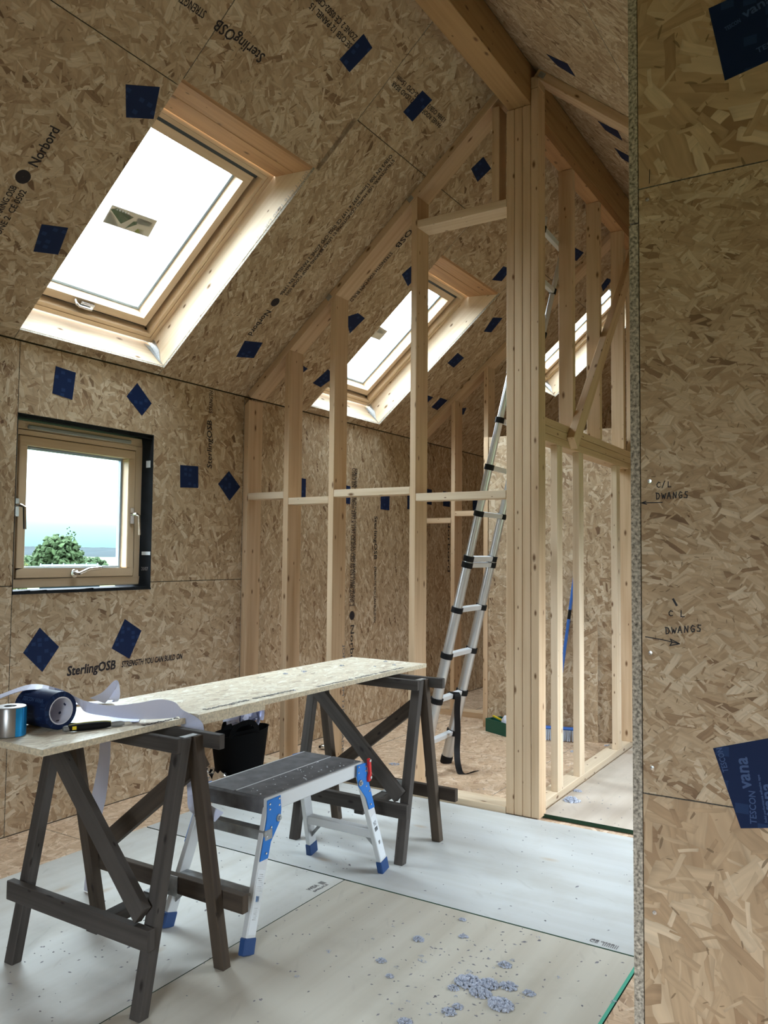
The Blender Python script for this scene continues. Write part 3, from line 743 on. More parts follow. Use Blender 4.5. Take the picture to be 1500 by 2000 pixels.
# ================================================================== TIMBER FRAMING
YP, DP = 4.06, .14
RT = math.sqrt(1 + SL * SL)
def roofz(x): return EZ + SL * min(x, WX - x)
def stud_sloped(par, x0, x1, y0, y1, zb, cut, mat='wood', name='stud'):
    a = [(x0, y0, zb), (x1, y0, zb), (x1, y0, roofz(x1) - cut), (x0, y0, roofz(x0) - cut)]
    return MB().prism(a, (0, y1 - y0, 0)).make(name, mat, par, bevel=.002)
def roofplate(par, u0, u1, y0, y1, mat='wood', left=True):
    f = PL if left else PR
    X = V((CT, 0, ST)) if left else V((-CT, 0, ST)); D = V((-ST, 0, CT)) if left else V((ST, 0, CT))
    return MB().box(f(u0, y0, -.0455), X * (u1 - u0), (0, y1 - y0, 0), D * .045).make('top_plate', mat, par, bevel=.002)
sp1 = thing('stud_partition', (.94, YP, -.012), 'pale softwood stud partition with sloping top plate and dwangs, left of the multi-board post', 'partition')
MB().bx(.0, 1.879, YP, YP + DP, -.012, .033).make('sole_plate', 'wood_pale', sp1, bevel=.002)
roofplate(sp1, .03, 2.40, YP, YP + DP)
cut = .046 * RT
for x0, x1 in ((.001, .041), (.342, .382), (.697, .736), (1.277, 1.316)):
    stud_sloped(sp1, x0, x1, YP, YP + DP, .033, cut)
MB().bx(1.792, 1.836, YP, YP + .10, 3.322, 3.86).make('short_stud', 'wood', sp1, bevel=.002)
for x0, x1, zt in ((.041, .342, 1.757), (.382, .697, 1.716), (.736, 1.277, 1.755), (1.316, 1.879, 1.714)):
    MB().bx(x0 + .001, x1 - .001, YP + .001, YP + .095, zt - .044, zt).make('dwang', 'wood_pale', sp1, bevel=.002)
MB().bx(1.316, 1.879, YP + .001, YP + DP, 3.277, 3.322).make('dwang', 'wood_pale', sp1, bevel=.002)
for x in (1.255, .672):
    z = roofz(x)
    p = PLR.p(YP - .001, (x) / CT)
    MB().box(PL(x / CT - .02, YP - .0015, -.034), V((CT, 0, ST)) * .038, (0, .0015, 0), V((-ST, 0, CT)) * .030).make('nail_plate', 'zinc', sp1)
roofplate(sp1, .02, 2.46, YP, YP + DP, 'wood', False)
MB().box(PR(2.40, YP - .0015, -.036), V((-CT, 0, ST)) * .04, (0, .0015, 0), V((ST, 0, CT)) * .03).make('nail_plate', 'zinc', sp1)
lettering('JONES DOM 13B8 GRADED', (.7365, YP + .118, .80), (.7365, YP + .118, .10), (1, 0, 0), .022, 'stamp', sp1)

post = thing('ridge_post', (1.975, YP + .047, -.012), 'tall post of four softwood boards nailed together under the ridge beam', 'post')
for i in range(4):
    x0 = 1.88 + .0472 * i
    MB().bx(x0, x0 + .0455, YP, YP + .095, 0 if i < 9 else 0, 3.816 if i < 3 else 3.90).make('post_board', 'wood', post, bevel=.003)
for x, z in ((1.99, 3.70), (1.905, 3.62)):
    pass
MB().bx(2.021, 2.0665, YP + .0, YP + .094, 3.902, 3.965).make('packing_block', 'wood', post, bevel=.002)

rb = thing('ridge_beam', (1.955, 3.5, 3.818), 'heavy orange-brown softwood ridge beam running overhead to the post top', 'beam')
xa, xb = 1.889, 2.020
MB().prism([(xa, YB + .01, 3.818), (xb, YB + .01, 3.818), (xb, YB + .01, roofz(xb) - .004), (RX, YB + .01, roofz(RX) - .004), (xa, YB + .01, roofz(xa) - .004)], (0, YF - YB - .02, 0)).make('beam', 'wood_ridge', rb, bevel=.003)

sp2 = thing('spine_partition', (1.97, 5.1, -.012), 'stud framing running back from the post, with triple-board header and diagonal brace', 'partition')
MB().bx(1.925, 2.020, 4.157, 6.03, -.012, .033).make('sole_plate', 'wood_pale', sp2, bevel=.002)
MB().bx(1.945, 2.040, 5.96, 6.005, .033, 1.999).make('stud', 'wood', sp2, bevel=.002)
for y in (4.468, 4.851, 5.66):
    MB().bx(1.978, 2.020, y, y + .085, .033, 1.999).make('stud', 'wood_pale', sp2, bevel=.002)
for k in range(3):
    MB().bx(1.925, 2.020 - .001 * k, 4.157, 6.29, 2.0 + .0455 * k, 2.0430 + .0455 * k).make('header_board', 'wood', sp2, bevel=.003)
for y in (4.746, 5.285, 5.851, 6.25):
    MB().bx(1.930, 2.020, y, y + .045, 2.136, 3.744).make('upper_stud', 'wood', sp2, bevel=.002)
MB().bx(1.930, 2.020, 4.157, YF - .02, 3.746, 3.815).make('top_plate', 'wood_red', sp2, bevel=.002)
d = V((0, 6.20 - 4.655, 3.80 - 2.02)).normalized()
MB().beam((2.0435, 4.66, 2.03), (2.0435, 6.05, 3.62), .045, .095, (0, -d.z, d.y)).make('brace', 'wood', sp2, bevel=.002)

sp3 = thing('rear_stud_partition', (.4, 6.3, -.012), 'shadowed stud partition at the far end beyond the ladder', 'partition')
MB().bx(0, .80, 6.3, 6.44, -.012, .033).make('sole_plate', 'wood', sp3)
roofplate(sp3, .03, 2.40, 6.3, 6.44)
for x0, x1 in ((.002, .04), (.393, .431), (.705, .745)):
    stud_sloped(sp3, x0, x1, 6.3, 6.44, .033, cut)
for x0, x1, zt in ((.041, .392, 1.685), (.432, .704, 1.743)):
    MB().bx(x0, x1, 6.301, 6.40, zt - .044, zt).make('dwang', 'wood', sp3)

# ================================================================== TAPE PATCHES
GT = 'blue tape patches over the blow-in holes'
def patch(pl, quad, label, name='tape_patch', printed=False):
    c = pl.p(sum(a for a, b in quad) / len(quad), sum(b for a, b in quad) / len(quad))
    mb = MB(); P_ = [pl.p(a, b, .0016) for a, b in quad]; Q_ = [pl.p(a, b, .0002) for a, b in quad]
    nn = (P_[1] - P_[0]).cross(P_[2] - P_[0])
    uv = [(a, b) for a, b in quad]
    if nn.dot(pl.N) < 0: P_.reverse(); Q_.reverse(); uv.reverse()
    mb.face(P_, uv); n = len(P_)
    for i in range(n): mb.face([Q_[i], Q_[(i + 1) % n], P_[(i + 1) % n], P_[i]], [uv[i]] * 4)
    e = empty('anchor', c)
    o = mb.make(name, 'tape', e); o.parent = None; o.location = c
    bpy.data.objects.remove(e)
    tag(o, label, 'tape', GT)
    return o
for quad, lab in [
    ([(2.618, 2.315), (2.74, 2.305), (2.723, 2.157), (2.603, 2.171)], 'dark blue tape patch on the wall directly above the small window, nearly upright'),
    ([(3.152, 2.326), (3.262, 2.226), (3.192, 2.144), (3.078, 2.237)], 'diamond-set dark blue tape patch above the right top corner of the small window'),
    ([(3.497, 1.89), (3.647, 1.896), (3.651, 1.762), (3.501, 1.754)], 'level square dark blue tape patch beside the right edge of the small window'),
    ([(3.923, 1.892), (4.033, 1.797), (3.933, 1.7), (3.826, 1.801)], 'diamond-set dark blue tape patch on the wall next to the corner stud'),
    ([(2.572, .978), (2.687, .872), (2.594, .755), (2.484, .861)], 'diamond-set dark blue tape patch under the left half of the small window'),
    ([(3.106, .988), (3.227, .915), (3.145, .764), (3.021, .833)], 'tilted dark blue tape patch just above the printed lettering under the window')]:
    patch(PW, quad, lab)
for (yc, zc), lab in [((4.67, 1.84), 'blue tape patch behind the second partition stud, above its dwang'), ((5.25, 1.83), 'blue tape patch half hidden behind the third partition stud and dwang'),
                      ((5.845, 1.81), 'small blue tape patch under the dwang in the wide bay beside the tall stud'), ((6.29, 1.835), 'blue tape patch partly behind the left side of the tall partition stud'),
                      ((6.60, 1.90), 'sliver of blue tape patch to the right of the tall stud, above the dwang'), ((6.97, 1.90), 'blue tape patch behind the rear partition stud on the far dark wall'), ((7.62, 1.89), 'blue tape patch on the far dark wall beside the ladder')]:
    patch(PW, [(yc - .07, zc - .07), (yc + .07, zc - .072), (yc + .072, zc + .07), (yc - .068, zc + .073)], lab)
for quad, lab in [
    ([(1.335, 2.172), (1.401, 2.308), (1.273, 2.365), (1.219, 2.252)], 'blue tape patch on the ceiling slope beside the top left of the big rooflight'),
    ([(1.957, 3.011), (2.11, 3.038), (2.094, 3.132), (1.944, 3.107)], 'blue tape patch high on the ceiling slope above the big rooflight, near stamped lettering'),
    ([(.62, 2.185), (.652, 2.303), (.509, 2.334), (.481, 2.221)], 'blue tape patch on the ceiling slope to the left of the rooflight glass'),
    ([(1.976, 3.573), (2.117, 3.588), (2.118, 3.692), (1.971, 3.675)], 'blue tape patch over small stamped print below the ridge beam on the ceiling slope'),
    ([(1.998, 4.355), (2.096, 4.37), (2.079, 4.51), (1.969, 4.492)], 'blue tape patch seen in the triangular gap between the sloping plate and the post'),
    ([(.395, 3.717), (.423, 3.859), (.299, 3.885), (.269, 3.747)], 'blue tape patch on the ceiling below the big round stamp, near the corner stud'),
    ([(.80, 4.35), (.863, 4.428), (.85, 4.526), (.707, 4.507)], 'blue tape patch beside the third stud, left of the middle rooflight'),
    ([(1.232, 4.522), (1.333, 4.545), (1.314, 4.666), (1.184, 4.665)], 'blue tape patch partly behind the tall stud at the upper left of the middle rooflight'),
    ([(.25, 4.558), (.393, 4.589), (.357, 4.717), (.236, 4.664)], 'blue tape patch at the lower left corner of the middle rooflight'),
    ([(.37, 4.26), (.347, 4.401), (.235, 4.36), (.25, 4.24)], 'blue tape patch mostly hidden behind the top of the second partition stud'),
    ([(.796, 5.815), (.911, 5.825), (.896, 5.961), (.78, 5.948)], 'blue tape patch on the ceiling right of the middle rooflight, halfway down its side'),
    ([(1.167, 5.901), (1.302, 5.854), (1.338, 5.977), (1.191, 6.002)], 'blue tape patch on the ceiling right of the upper side of the middle rooflight'),
    ([(1.534, 5.441), (1.66, 5.43), (1.68, 5.54), (1.567, 5.56)], 'blue tape patch above the top right corner of the middle rooflight, against the post'),
    ([(.365, 6.15), (.48, 6.15), (.48, 6.28), (.354, 6.27)], 'blue tape patch on the ceiling just in front of the rear sloping plate'),
    ([(.46, 5.90), (.46, 6.046), (.345, 6.02), (.36, 5.90)], 'blue tape patch behind the tall stud, low on the ceiling past the middle rooflight'),
    ([(.42, 6.52), (.474, 6.665), (.40, 6.72), (.33, 6.60)], 'blue tape patch in the dark just beyond the rear sloping plate'),
    ([(2.093, 6.04), (2.114, 6.221), (2.034, 6.233), (1.99, 6.08)], 'blue tape patch near the ridge, seen between the two upper studs right of the post'),
    ([(2.023, 6.91), (2.10, 6.88), (2.12, 6.98), (2.0, 7.02)], 'blue tape patch above the far rooflight, seen past the diagonal brace')]:
    patch(PLR, [(y, u) for u, y in quad], lab)
for quad, lab in [
    ([(2.256, 3.761), (2.106, 3.741), (2.109, 3.87), (2.223, 3.85)], 'blue tape patch on the dark right ceiling slope, in front of the sloping plate'),
    ([(2.185, 4.429), (2.03, 4.406), (2.047, 4.548), (2.166, 4.527)], 'blue tape patch on the right ceiling slope just under the sloping plate'),
    ([(2.2, 4.80), (2.07, 4.80), (2.08, 4.96), (2.2, 4.95)], 'blue tape patch on the right ceiling slope touching the near wall edge')]:
    patch(PRR, [(y, u) for u, y in quad], lab)
p1 = patch(PG, [(3.354, 2.429), (3.382, 2.276), (3.52, 2.302), (3.50, 2.45)], 'large blue tape patch at the top of the near right-hand wall')
p2 = patch(PG, [(3.346, 1.005), (3.392, .867), (3.52, .892), (3.48, 1.048)], 'large printed blue tape patch low on the near right-hand wall')
def on_patch(txt, a, b, h, par, mat='tape_print', bold=.0004):
    lettering(txt, PG.p(*a), PG.p(*b), (0, -1, 0), h, mat, par, 'tape_lettering', .0022, bold=bold)
on_patch('TESCON', (3.4195, .879), (3.4175, .937), .011, p2)
on_patch('vana', (3.412, .941), (3.405, .996), .022, p2, bold=.0012)
on_patch('Solid performance adhesive tape', (3.437, .885), (3.425, .968), .004, p2)
on_patch('TESCON', (3.373, .966), (3.362, 1.008), .010, p2)
on_patch('vana', (3.452, .90), (3.446, .955), .022, p2, bold=.0012)
on_patch('TESCON', (3.385, 2.372), (3.412, 2.381), .008, p1)
on_patch('vana', (3.418, 2.385), (3.468, 2.402), .018, p1, bold=.001)
on_patch('TESCON', (3.44, 2.31), (3.50, 2.326), .010, p1)

# ================================================================== SAWHORSES
def sawhorse(x0, x1, y0, y1, label, nm='sawhorse'):
    """two hinged A-frames, feet from y0 (front) to y1 (back)"""
    ym = (y0 + y1) / 2; H = .787
    t = thing(nm, ((x0 + x1) / 2, ym, 0), label, 'sawhorse', 'weathered folding sawhorses')
    dz = lambda yb, yt, z: yb + (yt - yb) * z / H
    yf_t, yb_t = ym - .024, ym + .024
    for side, (yb, yt, mat) in {'f': (y0 + .02, yf_t, 'old_wood'), 'b': (y1 - .02, yb_t, 'old_wood_brown')}.items():
        for xx in (x0 + .022, x1 - .022):
            a = V((xx, yb, 0)); b = V((xx, yt, H - .004)); dd = (b - a)
            # foot cut level with the floor
            w, th = .044, .036
            n_ = V((0, dd.z, -dd.y)).normalized()
            pts = []
            for zz, cc in ((0, a), (H - .004, b)):
                k = th / 2 / abs(n_.y)
                pts.append([V((xx - w / 2, cc.y - k, zz)), V((xx + w / 2, cc.y - k, zz)), V((xx + w / 2, cc.y + k, zz)), V((xx - w / 2, cc.y + k, zz))])
            mb = MB(); A_, B_ = pts
            mb.face(A_[::-1]); mb.face(B_)
            for i in range(4): mb.face([A_[i], A_[(i + 1) % 4], B_[(i + 1) % 4], B_[i]])
            mb.make('leg', mat, t, bevel=.002)
    Y = lambda z, front: dz(y0 + .02, yf_t, z) if front else dz(y1 - .02, yb_t, z)
    # top rails
    MB().bx(x0 - .01, x1 - .002, yf_t - .040, yf_t - .0185, H - .046, H).make('top_rail', 'old_wood', t, bevel=.002)
    MB().bx(x0 - .03, x1 + .070, yb_t + .0185, yb_t + .044, H - .044, H + .002).make('top_rail', 'old_wood', t, bevel=.002)
    # lower rails
    f = Y(.23, True) - .034
    MB().beam((x0 - .02, f, .226), (x1 + .012, f, .226), .028, .062).make('lower_rail', 'old_wood', t, bevel=.002)
    bk = Y(.23, False) + .032
    MB().beam((x0 + .0, bk, .232), (x1 + .085, bk, .232), .028, .058).make('lower_rail', 'old_wood_brown', t, bevel=.002)
    # diagonals
    f1, f2 = Y(.72, True) - .036, Y(.28, True) - .036
    MB().beam((x0 + .03, f1, .735), (x1 - .035, f2, .285), .028, .066, (0, -1, .05) if False else V((.45, 0, .58))).make('brace', 'old_wood', t, bevel=.002)
    b1, b2 = Y(.70, False) + .034, Y(.27, False) + .034
    MB().beam((x1 - .03, b1, .70), (x0 + .05, b2, .29), .028, .060, V((-.45, 0, .58))).make('brace', 'old_wood_brown', t, bevel=.002)
    # folding spreader with its metal bracket
    xs = x0 + .36
    MB().beam((xs, Y(.2, True) + .0, .18), (xs + .0, Y(.2, False) - .01, .19), .05, .036).make('spreader', 'old_wood', t, bevel=.002)
    MB().bx(xs + .03, xs + .085, bk - .019, bk - .016, .195, .262).make('hinge_bracket', 'zinc', t)
    MB().bx(xs - .02, xs + .05, bk - .07, bk - .018, .208, .211).make('hinge_bracket', 'zinc', t)
    for xx in (x0 + .02, x1 - .02):
        MB().bx(xx - .012, xx + .012, ym - .03, ym + .03, H - .004, H - .002).make('hinge', 'zinc', t)
    return t
sawhorse(1.115, 1.765, 1.685, 2.075, 'dark weathered sawhorse nearest, holding the tape-strewn end of the board')
sawhorse(1.165, 1.795, 3.125, 3.515, 'grey-brown weathered sawhorse at the far end of the board, behind the blue step platform')

# ================================================================== BENCH BOARD
bb = thing('work_board', (1.4, 2.5, .79), 'long pale strand board laid across the two sawhorses as a bench', 'board')
mb = MB()
sheet('board', Plane((0, 0, .809), (1, 0, 0), (0, 1, 0), (0, 0, 1)), 1.165, 1.622, 1.445, 3.65, [(1.575, 1.63, 1.985, 2.05)], .019, 'osb_bench', bb, 'osb_edge_pale', gap=0)
MB().bx(1.50, 1.6215, 2.052, 2.395, .772, .7895).make('packing_strip', 'osb_edge_pale', bb)
NB = (0, 0, 1)
lettering('SterlingOSB  STRENGTH', V((1.585, 2.12, .809)), V((1.585, 2.62, .809)), NB, .022, 'stamp', bb, 'printed_lettering')
lettering('Norbord OSB/3 EN 300', V((1.612, 2.75, .809)), V((1.612, 3.45, .809)), NB, .02, 'stamp', bb, 'printed_lettering')
lettering('Norbord', V((1.612, 1.82, .809)), V((1.612, 1.965, .809)), NB, .02, 'ink', bb, 'printed_lettering', bold=.001)

# ================================================================== THINGS ON THE BOARD
tr = thing('tape_roll', (1.365, 1.635, .81), 'big dark blue roll of wide sealing tape with white core lying on the board', 'tape roll')
ro, ri, L0, L1 = .058, .039, 1.29, 1.442
c = V((0, 1.635, .868))
mb = MB(); mb.lathe([(ri, L0), (ro, L0), (ro, L1 - .002), (ro - .002, L1), (ri + .004, L1)], c, (1, 0, 0), 40); mb.make('tape', 'tape', tr, True)
MB().lathe([(ri + .004, L1), (ri + .002, L1 - .004)], c, (1, 0, 0), 40).make('tape_edge', 'tape_dark', tr, True)
core = MB().lathe([(ri + .0035, L1 + .001), (ri, L1 + .001), (ri - .001, L1 - .002), (ri - .001, L0 + .06), (.0, L0 + .058)], c, (1, 0, 0), 40).make('core', 'core_white', tr, True)
CP = []
for k in range(8):
    mb = MB(); CP.append(mb)
    a = k * math.pi / 4 + .3; s_ = .006
    P0 = c + V((L1 - .03 - (k % 2) * .02, 0, 0))
    n_ = V((0, math.cos(a), math.sin(a))); t_ = V((0, -math.sin(a), math.cos(a)))
    ce = P0 + n_ * (ri - .0018)
    mb.face([ce + t_ * s_, ce + V((s_ * 1.2, 0, 0)), ce - t_ * s_, ce - V((s_ * 1.2, 0, 0))])
for yy, zz in ((0, 0), (.012, -.016), (-.014, .017), (.018, .012)):
    mb = MB(); CP.append(mb); ce = c + V((L0 + .0595, yy, zz)); mb.face([ce + V((0, .007, 0)), ce + V((0, 0, .009)), ce - V((0, .007, 0)), ce - V((0, 0, .009))])
for mb in CP: mb.make('core_print', 'tape_dark', core)
lettering('TESCON VANA', c + V((1.32, -math.cos(.5) * ro, math.sin(.5) * ro)), c + V((1.42, -math.cos(.5) * ro, math.sin(.5) * ro)), (0, -math.cos(.5), math.sin(.5)), .012, 'tape_print', tr, 'tape_lettering', .001)

fr = thing('foil_tape_roll', (1.383, 1.502, .81), 'small upright roll with silver and bright blue metallic wrap at the board end', 'tape roll')
mb = MB(); mb.lathe([(.020, 0), (.044, 0), (.046, .002), (.046, .083), (.044, .086), (.022, .086), (.021, .06)], (1.383, 1.502, .8101), (0, 0, 1), 36); mb.make('roll', 'foil_grey', fr, True)
mb = MB()
R_ = .0464
for k in range(7):
    a0 = math.radians(-14 + k * 9); a1 = a0 + math.radians(9)
    mb.face([(1.383 + R_ * math.cos(a0), 1.502 + R_ * math.sin(a0), .811), (1.383 + R_ * math.cos(a1), 1.502 + R_ * math.sin(a1), .811), (1.383 + R_ * math.cos(a1), 1.502 + R_ * math.sin(a1), .894), (1.383 + R_ * math.cos(a0), 1.502 + R_ * math.sin(a0), .894)])
mb.make('blue_band', 'foil_blue', fr, True)
mb = MB(); mb.lathe([(.018, .0865), (.041, .0865)], (1.383, 1.502, .81), (0, 0, 1), 30); mb.make('top_film', 'foil_grey', fr, True)

kn = thing('utility_knife', (1.515, 1.69, .81), 'black and yellow utility knife lying near the front edge of the board', 'knife')
ka, kb, kc = V((1.492, 1.621, .822)), V((1.539, 1.744, .820)), V((1.550, 1.812, .817))
kd = (kb - ka).normalized(); ks = V((-kd.y, kd.x, 0)).normalized()
def slug(p0, p1, w, h, z, name, mat, n=9, taper=.75):
    mb = MB(); rings = []
    for i in range(n + 1):
        s = i / n; p = p0.lerp(p1, s); k = (1 - abs(2 * s - 1) ** 4 * (1 - taper))
        hh = h * k * (1 + .10 * math.sin(s * math.pi)); ww = w * k
        rings.append([p + ks * ww * math.cos(a) + V((0, 0, z + hh * math.sin(a))) for a in [j * math.pi / 5 for j in range(10)]])
    for i in range(n):
        for j in range(10): mb.face([rings[i][j], rings[i][(j + 1) % 10], rings[i + 1][(j + 1) % 10], rings[i + 1][j]])
    mb.face(rings[0][::-1]); mb.face(rings[-1]); return mb.make(name, mat, kn, True)
slug(ka, kb, .011, .0115, 0, 'grip', 'rubber')
slug(ka - kd * .012, ka + kd * .01, .009, .009, -.001, 'end_cap', 'alu_dirty', 4)
slug(ka + kd * .005, kb + kd * .002, .006, .0118, .0015, 'yellow_spine', plain('dull_yellow', (.45, .42, .10), .5))
pb = ka.lerp(kb, .14) - ks * .0115
MB().box(pb - kd * .006 + V((0, 0, -.004)), kd * .012, V((0, 0, .010)), -ks * .0012).make('yellow_button', 'yellow', kn)
slug(kb - kd * .004, kb + kd * .045, .006, .0085, -.002, 'nose', 'alu_dirty', 4, .6)
MB().prism([kb + kd * .04 + V((0, 0, -.007)), kb + kd * .075 + V((0, 0, -.008)), kb + kd * .062 + V((0, 0, .002)), kb + kd * .04 + V((0, 0, .003))], ks * .0008).make('blade', 'chrome', kn)

def smooth_pts(P_, k=5):
    out = []; P_ = [V(p) for p in P_]
    for i in range(len(P_) - 1):
        p0, p1, p2, p3 = P_[max(i - 1, 0)], P_[i], P_[i + 1], P_[min(i + 2, len(P_) - 1)]
        for j in range(k):
            t = j / k
            out.append(.5 * ((2 * p1) + (p2 - p0) * t + (2 * p0 - 5 * p1 + 4 * p2 - p3) * t * t + (3 * p1 - p0 - 3 * p2 + p3) * t ** 3))
    out.append(P_[-1]); return out
def ribbon_thing(L, Rr_, label, loc):
    mb = MB(); mb.ribbon(smooth_pts(L), smooth_pts(Rr_))
    e = empty('anchor', loc); o = mb.make('backing_strip', 'paper', e, True); o.parent = None; o.location = loc
    bpy.data.objects.remove(e)
    return tag(o, label, 'paper strip', 'peeled backing strips')
L_ = [(1.068, 1.60, .862), (1.149, 1.62, .890), (1.273, 1.648, .931), (1.382, 1.672, .9235), (1.405, 1.72, .893), (1.418, 1.75, .877), (1.481, 1.79, .864), (1.556, 1.84, .873), (1.596, 1.89, .881), (1.624, 1.93, .870), (1.622, 1.97, .838), (1.660, 2.005, .808), (1.683, 2.01, .776), (1.665, 2.02, .69), (1.618, 2.05, .561), (1.70, 2.02, .532), (1.80, 1.985, .529)]
R2 = [(1.07, 1.57, .832), (1.151, 1.58, .868), (1.315, 1.600, .923), (1.372, 1.686, .908), (1.411, 1.722, .871), (1.414, 1.75, .842), (1.47, 1.79, .829), (1.534, 1.84, .819), (1.586, 1.89, .817), (1.621, 1.93, .818), (1.613, 1.965, .8145), (1.593, 1.995, .772), (1.593, 2.0, .737), (1.59, 2.02, .666), (1.573, 2.05, .545), (1.639, 2.0, .5), (1.769, 1.98, .495)]
ribbon_thing(L_, R2, 'long lavender-white backing strip draped over the tape roll and falling past the board edge', (1.4, 1.75, .81))
ribbon_thing([(1.178, 1.95, .835), (1.246, 1.95, .862), (1.309, 1.95, .909), (1.333, 1.95, .899), (1.300, 1.98, .840), (1.23, 2.0, .818), (1.15, 1.9, .815)], [(1.261, 1.95, .825), (1.287, 1.95, .848), (1.318, 1.95, .887), (1.315, 1.95, .881), (1.245, 1.98, .838), (1.20, 2.03, .818), (1.12, 1.93, .815)],
             'short lavender-white backing strip standing in an upright loop on the board', (1.25, 1.96, .81))
ribbon_thing([(1.20, 1.74, .814), (1.30, 1.80, .822), (1.40, 1.86, .815), (1.50, 1.90, .8125)], [(1.30, 1.66, .8125), (1.42, 1.70, .816), (1.50, 1.76, .813), (1.56, 1.84, .8115)],
             'flat lavender-white backing strip lying on the board behind the knife', (1.4, 1.8, .81))
ribbon_thing([(1.00, 2.17, .80), (.935, 2.2, .62), (.929, 2.2, .538), (.911, 2.2, .454), (.889, 2.2, .37), (.883, 2.2, .298), (.875, 2.2, .15), (.86, 2.2, .004)], [(1.07, 2.17, .805), (.998, 2.2, .627), (.995, 2.2, .547), (.987, 2.2, .466), (.975, 2.2, .384), (.955, 2.2, .31), (.935, 2.2, .16), (.92, 2.2, .004)],
             'lavender-white backing strip hanging from behind the board to the floor', (.93, 2.2, .0))

# ================================================================== STEP PLATFORM
pf = thing('step_platform', (1.56, 2.60, 0), 'folding aluminium step platform with grey deck and blue hinge brackets', 'step platform')
PX0, PX1, PY0, PY1, PZ = 1.398, 1.722, 2.29, 2.93, .485
mb = MB(); mb.bx(PX0 + .012, (PX0 + PX1) / 2 - .0015, PY0 + .006, PY1 - .006, PZ - .012, PZ); mb.bx((PX0 + PX1) / 2 + .0015, PX1 - .012, PY0 + .006, PY1 - .006, PZ - .012, PZ); deck = mb.make('deck', 'deck', pf, bevel=.004)
MB().bx((PX0 + PX1) / 2 - .0015, (PX0 + PX1) / 2 + .0015, PY0 + .02, PY1 - .02, PZ - .006, PZ + .0004).make('deck_seam', 'alu_matte', pf)
for x in (PX0, PX1 - .014): MB().bx(x, x + .014, PY0, PY1, PZ - .055, PZ - .002).make('side_rail', 'alu_matte', pf, bevel=.003)
for y in (PY0, PY1 - .012): MB().bx(PX0 + .012, PX1 - .012, y, y + .012, PZ - .06, PZ - .004).make('end_cap', 'deck', pf, bevel=.004)
def leg_pair(sy, ytop, ybot):
    d_ = V((0, ybot - ytop, -(PZ - .045))).normalized()
    for sx, xt, xb_ in ((1, PX1 - .006, 1.757), (-1, PX0 + .006, 1.374)):
        a = V((xt, ytop, PZ - .04)); b = V((xb_, ybot, .012))
        leg = MB().beam(a, b, .022, .05, (0, 1, 0)).make('leg', 'alu_matte', pf, bevel=.002)
        e_ = (b - a).normalized(); s0 = a.lerp(b, .9)
        fo = MB().beam(a.lerp(b, .90), b + V((0, 0, -.010)), .028, .058, (0, 1, 0)).make('foot', 'blue_foot', leg, bevel=.004)
        # hinge bracket plate on the outside
        X_ = xt + sx * .012; xo = lambda z: X_ + (xb_ - xt) * (PZ - .04 - z) / (PZ - .05)
        yc = lambda z: ytop + (ybot - ytop) * (PZ - .04 - z) / (PZ - .05)
        so = -sy   # bracket body lies towards the middle of the platform
        prof = [(ytop + so * (-.030), PZ - .006), (ytop + so * .045, PZ - .003), (ytop + so * .048, PZ - .055), (ytop + so * .040, PZ - .090), (yc(.335) + so * .022, .335), (yc(.285) + so * .020, .285), (yc(.285) - so * .024, .285), (ytop - so * .034, PZ - .07)]
        pts = [V((xo(min(z, PZ - .04)), y, z)) for y, z in prof]
        br = MB().prism(pts, (sx * .004, 0, 0)).make('hinge_bracket', 'blue_steel', pf, bevel=.0015)
        for (y, z) in [(ytop - so * .018, PZ - .02), (ytop + so * .035, PZ - .012), (ytop - so * .018, PZ - .038), (ytop + so * .035, PZ - .035), (yc(.36) - so * .01, .36), (yc(.31), .305), (ytop - so * .015, PZ - .10)]:
            MB().lathe([(.0045, .006), (.003, .0075), (.0, .0075)], (xo(min(z, PZ - .04)), y, z), (sx, 0, 0), 8).make('rivet', 'screw', br, True)
        MB().lathe([(.013, .004), (.013, .009), (.007, .009), (.006, .016), (0, .016)], (xo(PZ - .075), ytop + so * .028, PZ - .078), (sx, 0, 0), 14).make('pivot_bolt', 'zinc', br, True)
        if sx > 0:
            # printed labels on the outer face
            def lab(t0, t1, w, mat, name='leg_label'):
                p, r_ = a.lerp(b, t0) + V((.0115, 0, 0)), a.lerp(b, t1) + V((.0115, 0, 0))
                MB().beam(p, r_, .0012, w, (0, 1, 0)).make(name, mat, leg)
            lab(.44, .88, .040, 'label_white')
            if sy < 0:
                lab(.62, .66, .016, 'label_blue', 'label_mark')
                for k in range(9): lab(.47 + k * .014, .474 + k * .014, .020 + .006 * (k % 3), 'stamp', 'label_mark')
                for k in range(7): lab(.70 + k * .013, .704 + k * .013, .022 - .006 * (k % 2), 'stamp', 'label_mark')
            else:
                lab(.50, .545, .022, 'ink', 'label_mark'); lab(.56, .60, .022, 'ink', 'label_mark'); lab(.70, .735, .012, 'ink', 'label_mark')
    for zr in ((.17,) if sy > 0 else (.17, .36)):
        t_ = (PZ - .04 - zr) / (PZ - .052); y = ytop + (ybot - ytop) * t_
        MB().bx(1.395, 1.742, y - .022, y + .022, zr - .016, zr + .020).make('rung', 'alu_dirty' if sy < 0 else 'alu_matte', pf, bevel=.003)
    t_ = (PZ - .04 - .15) / (PZ - .052); y = ytop + (ybot - ytop) * t_; y2 = ytop + (ybot - ytop) * .82
    for xa_, xb_ in ((1.45, 1.385), (1.69, 1.75)): MB().beam((xa_, y, .155), (xb_, y2, .09), .004, .014).make('rung_stay', 'alu_dirty', pf)
leg_pair(-1, PY0 + .025, 2.155); leg_pair(1, PY1 - .025, 3.035)
mb = MB(); ly = PY1 - .0; xl = PX1 + .012
